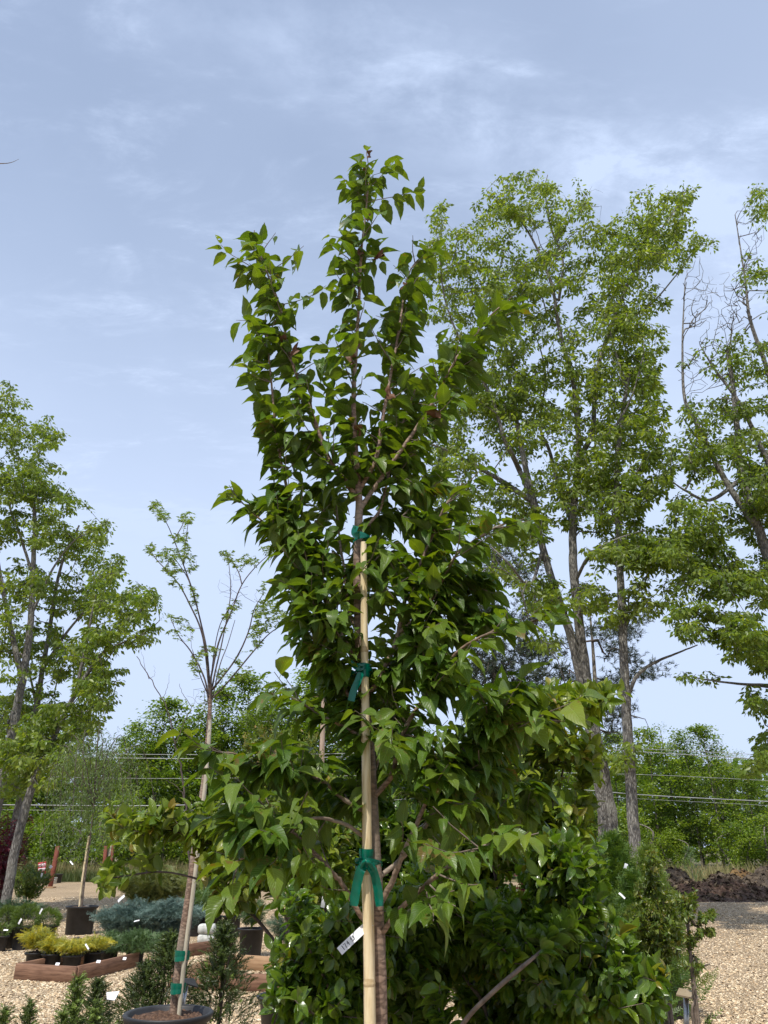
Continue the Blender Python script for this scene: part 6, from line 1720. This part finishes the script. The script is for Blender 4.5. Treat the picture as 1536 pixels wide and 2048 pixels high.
g[1].build('trunk', M['twig_bark'], t); g[2].build('branch', M['dark_twig'], t); g[0].build('twigs', M['dark_twig'], t, kind='stuff')
allp = sk.P[int(len(catmull(wl_[0], 5))):sk.n]
q = RNG.integers(len(allp), size=5200)
mb = MB(); P = allp[q] + RNG.normal(0, .10, (len(q), 3)) - [0, 0, .12] * RNG.random((len(q), 1))
scatter(mb, SLN, P, rand_dirs(len(q), -1, -.45), rand_dirs(len(q), -.2, 1), RNG.uniform(.07, .12, len(q)), wscale=np.full(len(q), .55)); mb.build('foliage', M['willow_leaf'], t, kind='stuff')
stake('bamboo_stake', 'yellowish cane standing with the willow stem in the large black pot on the gravel', [W(158, 1824, yb - .03), W(163, 1770, yb - .03), W(175, 1690, yb - .03), W(178, 1672, yb - .03)], .022, .018, (.2, .5, .8), M['bamboo'], M['bamboo_node'])
# second far pot with a little tree
b = at(211, 1781)
t = thing('potted_sapling', 'small thin-stemmed tree in a black pot standing before two rusty posts', 'tree', b)
k_ = pxm(Vector(b))
pot_mesh(12.5 / k_, 10.5 / k_, 20 / k_, b, seg=20).build('pot', M['black_pot'], t)
tube(MB(), catmull([W(211, 1765, b[1]), W(214, 1740, b[1]), W(221, 1700, b[1]), W(228, 1650, b[1])], 4), [.05, .05, .05, .045, .045, .04, .04, .04, .035, .035, .03, .03, .02], 6).build('trunk', M['grey_bamboo'], t)
mb = MB(); n = 500; P = np.array([W(230 + RNG.normal(0, 22), 1640 + RNG.normal(0, 24), b[1] + RNG.normal(0, .8)) for _ in range(n)])
scatter(mb, SL, P, rand_dirs(n, -.8, .3), rand_dirs(n, .1, 1), RNG.uniform(.12, .2, n)); mb.build('foliage', M['wood_leaf'], t, kind='stuff')

# rusty posts
def post(label, px0, py0, px1, py1, Y=None, plate=True):
    b = G(px0, py0) if Y is None else Vector((W(px0, py0, Y).x, Y, 0))
    top = W(px1, py1, b.y)
    t = thing('rusty_post', label, 'post', b, 'rusty posts in the gravel')
    top.x = b.x + (top.x - b.x); d = top - b
    q = Vector((0, 0, 1)).rotation_difference(d).to_matrix()
    box(MB(), (b + top) / 2, (.17, .17, d.length), q, .012).build('post', M['rust_post'], t)
    if plate: box(MB(), b + Vector((0, 0, .03)), (.42, .42, .06), None, .01).build('base_plate', M['pale_sunlit_timber'], t)
post('rust-red post on a pale base plate, standing alone left of the willow pot', 100, 1776, 116, 1692)
post('thin rust-red post behind the far potted sapling, left one of the pair', 206, 1766, 212, 1692)
post('rust-red post right behind the stem of the far potted sapling', 218, 1766, 225, 1690)
# red sign, black nursery bags and a white bucket
b = at(84, 1768)
t = thing('red_sign', 'small red sign with two white bands of lettering beside the black tubs', 'sign', b)
c = W(84, 1736, b[1]); k_ = pxm(c)
qm = Matrix.Rotation(R(-8), 3, 'Y') @ Matrix.Rotation(R(8), 3, 'Z')
box(MB(), c, (15 / k_, .03, 22 / k_), qm, .004).build('board', M['sign_red'], t)
tube(MB(), [Vector(b), c], .02, 6).build('post', M['steel'], t)
for dz in (.12, -.07):
    o = box(MB(), c + qm @ Vector((.0, -.018, dz * 22 / k_ / .52)), (12.5 / k_, .004, 5.2 / k_), qm).build('white_band', M['white_tag'], t)
    mbk = MB()
    for i in range(5):
        u = -.4 + i * .2
        cc = c + qm @ Vector((u * 11 / k_, -.0225, dz * 22 / k_ / .52))
        for a_, b_ in (((-.25, -1), (-.25, 1)), ((-.25, 1), (.3, .7)), ((.3, .7), (-.25, 0)), ((-.25, 0), (.3, -1)))[: 2 + (i * 7 + int(dz > 0)) % 3]:
            tube(mbk, [cc + qm @ Vector((a_[0] * .05, 0, a_[1] * .045)), cc + qm @ Vector((b_[0] * .05, 0, b_[1] * .045))], .010, 4)
    mbk.build('lettering', M['sign_red'], t)
for px, r, lb in ((90, .33, 'low black tub, left of the two at the foot of the lone rusty post'), (112, .30, 'low black tub, right of the two at the foot of the lone rusty post')):
    b = at(px, 1766)
    t = thing('black_tub', lb, 'tub', b, 'black tubs at the far edge of the gravel')
    pot_mesh(r, r * .8, .44, b, seg=24).build('pot', M['black_pot'], t)
    soil_mesh(r - .03, .38, b).build('soil', M['soil'], t)
b = at(108, 1768)
t = thing('white_bucket', 'small white bucket in front of the black tubs beside the lone rusty post', 'bucket', b)
lathe(MB(), [(.001, 0), (.11, 0), (.13, .30), (.14, .31), (.125, .31), (.11, .05), (.001, .04)], b, 20).build('bucket_body', M['concrete'], t)
tube(MB(), catmull([Vector(b) + Vector((-.13, 0, .3)), Vector(b) + Vector((-.08, -.12, .22)), Vector(b) + Vector((.08, -.12, .22)), Vector(b) + Vector((.13, 0, .3))], 4), .006, 4).build('handle', M['steel'], t)

# timber frames round the beds
def board(root, a, b, h, mat, th=.04, z0=0.0):
    a, b = Vector(a), Vector(b)
    d = b - a; ang = math.atan2(d.y, d.x)
    q = Matrix.Rotation(ang, 3, 'Z')
    mb = MB(); box(mb, (0, 0, 0), (d.length, th, h), None, .004)
    o = link('board', mb.mesh('board', M[mat]), root)
    o.location = (a + b) / 2 + Vector((0, 0, h / 2 + z0)) - root.location
    o.rotation_euler = (0, 0, ang)
    return o
A_, B_, C_ = G(28, 1959), G(149, 1966), G(274, 1933)
D_ = A_ + (C_ - B_) * .9 + Vector((.1, .1, 0))
t = thing('timber_frame', 'dark brown timber frame on the gravel round the potted yellow junipers', 'planting frame', (A_ + C_) / 2)
board(t, A_, B_, .19, 'timber'); board(t, B_ + (C_ - B_).normalized() * .03, C_, .19, 'timber'); board(t, A_ + (D_ - A_).normalized() * .04, D_, .19, 'timber')
E_ = C_ + Vector((.15, .5, 0)); board(t, E_, E_ + Vector((.9, 1.6, 0)), .19, 'timber')
A2, B2 = G(338, 1979), G(660, 1986)
C2 = G(445, 1937); D2 = G(560, 1945)
t = thing('timber_frame', 'second timber frame with a pale sunlit inner board, right of the slender potted trunk', 'planting frame', (A2 + B2) / 2)
board(t, A2, B2, .19, 'timber'); board(t, A2 + (C2 - A2).normalized() * .06, C2, .19, 'pale_sunlit_timber'); board(t, C2 + Vector((.05, 0, 0)), D2, .19, 'pale_sunlit_timber'); board(t, D2 + Vector((.02, .15, 0)), D2 + Vector((1.3, .5, 0)), .19, 'timber')  # inner boards carry the sunlight as a paler timber colour
# concrete blocks
for dz, lb in ((0, 'pale concrete block on the gravel, lower one of the two stacked behind the tall yew'), (.168, 'pale concrete block lying on top of the other behind the tall yew')):
    b = at(411, 1888)
    mb = MB(); box(mb, (0, 0, .082), (.30, .26, .162), Matrix.Rotation(.15 - dz, 3, 'Z'), .028)
    o = mb.build('concrete_block', M['concrete'], None); o.location = (b[0] + dz * .03, b[1], dz)
    setp(o, lb, 'concrete block', 'stacked concrete blocks')
# plastic labels standing in the pots
def tagat(px, py, Y, ang, L, w, lb, mat='white_tag'):
    p = W(px, py, Y)
    tag_strip('plant_tag', lb, p, (math.cos(R(ang)), -.25, math.sin(R(ang))), (0, -1, .5), L, w, M[mat], 'white plant tags')
for args in ((37, 1848, 15.1, 60, .10, .035, 'white tag hanging on the front of the middle round conifer'), (79, 1828, 15.2, 62, .10, .03, 'thin white tag on top of the rightmost round conifer'), (7, 1860, 14.9, 0, .09, .022, 'white tag lying on the small round shrub at the left edge'),
             (171, 1888, 12.2, -45, .09, .02, 'white tag on the right of the yellow junipers'), (268, 1843, 14.5, 12, .10, .018, 'white tag lying on the left blue juniper'), (111, 1928, 11.9, 0, .06, .035, 'white pot label on the pot below the yellow junipers, left one'), (193, 1923, 12.0, 0, .06, .035, 'white pot label low beside the board, right of the yellow junipers'),
             (246, 1917, 12.3, 0, .05, .035, 'white pot label under the flat green juniper'), (140, 1722, 16, -40, .10, .022, 'white tag hanging in the willow twigs left of its stem'), (99, 1732, 26, -30, .10, .09, 'small white tag left of the lone rusty post'), (231, 1875, 14.2, 20, .09, .05, 'white tag under the left blue juniper'),
             (1205, 1783, 5.4, 8, .04, .016, 'white tag among the right-hand shrubs, left one of two'), (1238, 1786, 5.4, -45, .045, .012, 'white tag slanting down among the right-hand shrubs'), (645, 1815, 3.0, 80, .04, .014, 'short white tag deep in the glossy shrub left of the stake'), (1250, 1738, 8, 70, .05, .03, 'tiny white tag near the foot of the straight tall trunk'),
             (236, 1803, 15, 40, .15, .045, 'white tag on wires left of the blue juniper'), (78, 1775, 22, 80, .35, .05, 'narrow white marker in the gravel below the red sign')):
    tagat(*args)
# the white card beside the dark yew
p = W(228, 1992, 6.0)
t = thing('white_card', 'white folded card leaning behind the dark yew at the bottom left', 'card', p)
V = [W(213, 1985, 6.0), W(239, 1983, 6.05), W(229, 2001, 5.98), W(214, 1999, 5.95)]
nrm = (V[1] - V[0]).cross(V[3] - V[0]).normalized() * .002
MB().add([v + nrm for v in V] + [v - nrm for v in V], [(3, 2, 1, 0), (4, 5, 6, 7), (0, 1, 5, 4), (1, 2, 6, 5), (2, 3, 7, 6), (3, 0, 4, 7)]).build('sheet', M['white_tag'], t, smooth=False)

# ================================================================= shrubs at the lower right
def arb(label, px, pytop, Y, rx, n, size, mat, stems=3, pot=(.2, .17, .34), name='arborvitae', z0=.3):
    top = W(px, pytop, Y)
    bush(name, label, 'shrub', (top.x, Y, 0), rx, rx, top.z - z0, z0, mat, SPR + SPRF, n, size, shape='cone', up=1.0, pot=pot, lumps=.9, jit=.35, stems=stems, group='upright conifers at the lower right')
arb('dark green upright conifer in front of the leaning tall trunks', 1222, 1668, 10.5, .62, 1300, .27, 'arbor_leaf')
arb('yellow-green upright conifer right beside the foot of the straight tall trunk', 1292, 1690, 9.5, .42, 900, .22, 'lime_arbor_leaf')
arb('upright conifer left of the others, partly behind the bronze-tipped shrub', 1150, 1700, 9.8, .50, 900, .24, 'lime_arbor_leaf')
arb('dark lower conifer behind the yellow-green small-leaved shrub', 1262, 1745, 8.0, .50, 1200, .20, 'arbor_leaf')
arb('conifer deep behind the glossy shrub, its pot on the gravel', 1195, 1760, 7.4, .42, 900, .18, 'arbor_leaf')
arb('conifer behind the right edge of the staked tree, almost hidden', 1080, 1690, 11, .6, 1200, .2, 'arbor_leaf')
SMT = [leaf_tpl(rows=4, cols=3, wide=.26, fold=.4, curl=.2, seed=70, tip=.2, serr=0), leaf_tpl(rows=4, cols=3, wide=.3, fold=.6, curl=.1, seed=71, tip=.2, serr=0)]
b7 = W(1345, 2048, 5.6); b7.z = 0
shrub('small_leaved_shrub', 'upright yellow-green small-leaved shrub standing before the gravel at the right', 'shrub', b7,
      [(1302, 1712, 10, 16, 2), (1305, 1745, 20, 28, 1.6), (1300, 1790, 34, 36, 1.4), (1290, 1840, 44, 40, 1.3), (1330, 1850, 36, 50, 1.2), (1345, 1800, 14, 30, .8), (1300, 1890, 46, 34, 1.1), (1345, 1890, 22, 26, .8), (1262, 1830, 16, 26, .8), (1325, 1925, 20, 18, .6)], 5.6, .3, .016,
      [[(1345, 2060, 5.6), (1335, 1930, 5.6), (1320, 1850, 5.6), (1308, 1780, 5.6), (1302, 1710, 5.6)], [(1348, 2060, 5.6), (1330, 1930, 5.6), (1290, 1870, 5.5)], [(1340, 2060, 5.6), (1335, 1900, 5.65), (1340, 1820, 5.7)]],
      'small_leaf', .040, bark='twig_bark', tpls=SMT, pair=.020, run=.14, seg=.05, single=0, agetip=.5, ageamt=.15, pot=(.2, .16, .3), r0=.010, thr=-.5)
b8 = W(1390, 2048, 4.6); b8.z = 0
shrub('little_tree', 'little open tree with a thin pale trunk, alone on the gravel at lower right', 'tree', b8,
      [(1388, 1785, 8, 12, 2.2), (1375, 1800, 14, 14, 2), (1362, 1812, 12, 16, 1.6), (1388, 1815, 10, 14, 1.8), (1375, 1835, 14, 12, 1.5), (1410, 1835, 16, 9, 2.4), (1428, 1824, 8, 9, 2.6), (1395, 1845, 10, 6, 1), (1402, 1868, 22, 8, 2.4), (1422, 1864, 9, 7, 2.4), (1352, 1800, 8, 12, 2), (1380, 1880, 20, 10, 1.6), (1375, 1932, 12, 6, 1.6), (1395, 1932, 18, 6, 1.8), (1362, 1925, 6, 8, .8), (1385, 1946, 10, 6, 1)], 4.6, .16, .013,
      [[(1388, 2060, 4.6), (1389, 2000, 4.6), (1386, 1950, 4.6), (1380, 1910, 4.6), (1376, 1860, 4.6), (1378, 1820, 4.6), (1390, 1782, 4.6)], [(1380, 1910, 4.6), (1386, 1890, 4.6), (1400, 1870, 4.58), (1425, 1864, 4.55)], [(1378, 1880, 4.6), (1395, 1855, 4.6), (1412, 1838, 4.6), (1430, 1822, 4.6)], [(1376, 1860, 4.6), (1368, 1830, 4.65), (1360, 1810, 4.65)], [(1386, 1945, 4.6), (1400, 1935, 4.6), (1420, 1928, 4.6)]],
      'small_leaf', .028, bark='twig_bark', tpls=SMT, pair=.013, run=.08, seg=.03, single=0, agetip=.6, ageamt=.2, pot=None, r0=.0085, thr=-.8, tipr=.0008)
for px, py, Y, rx, hh, lb in ((1072, 1772, 5.2, .10, .30, 'dark red-leaved bush glimpsed behind the glossy shrub, level with the hanging leaf'), (1180, 1985, 4.4, .16, .30, 'dark red-leaved bush behind the glossy shoots, right of the other low red one'), (1085, 2030, 3.7, .09, .2, 'small dark red foliage tuft at the bottom, beside the white pot label')):
    c = W(px, py, Y)
    bush('red_leaved_bush', lb, 'shrub', (c.x, Y, 0), rx, rx, hh, c.z - hh * .5, 'red_leaf', [needle_shoot_tpl(n=9, w=.16, lf=.4, seed=81)], 260, .07, shape='ball', up=.4, group='dark red bushes among the glossy ones', stems=4)
for px, py, lb in ((1246, 1992, 'black pot on the gravel behind the glossy shoots, left of two'), (1296, 1975, 'black pot on the gravel behind the glossy shoots, right of two')):
    b = G(px, py); t = thing('black_pot', lb, 'pot', b, 'black pots at the lower right')
    pot_mesh(.27, .22, .40, b).build('pot_body', M['black_pot'], t); soil_mesh(.24, .36, b).build('soil', M['soil'], t)
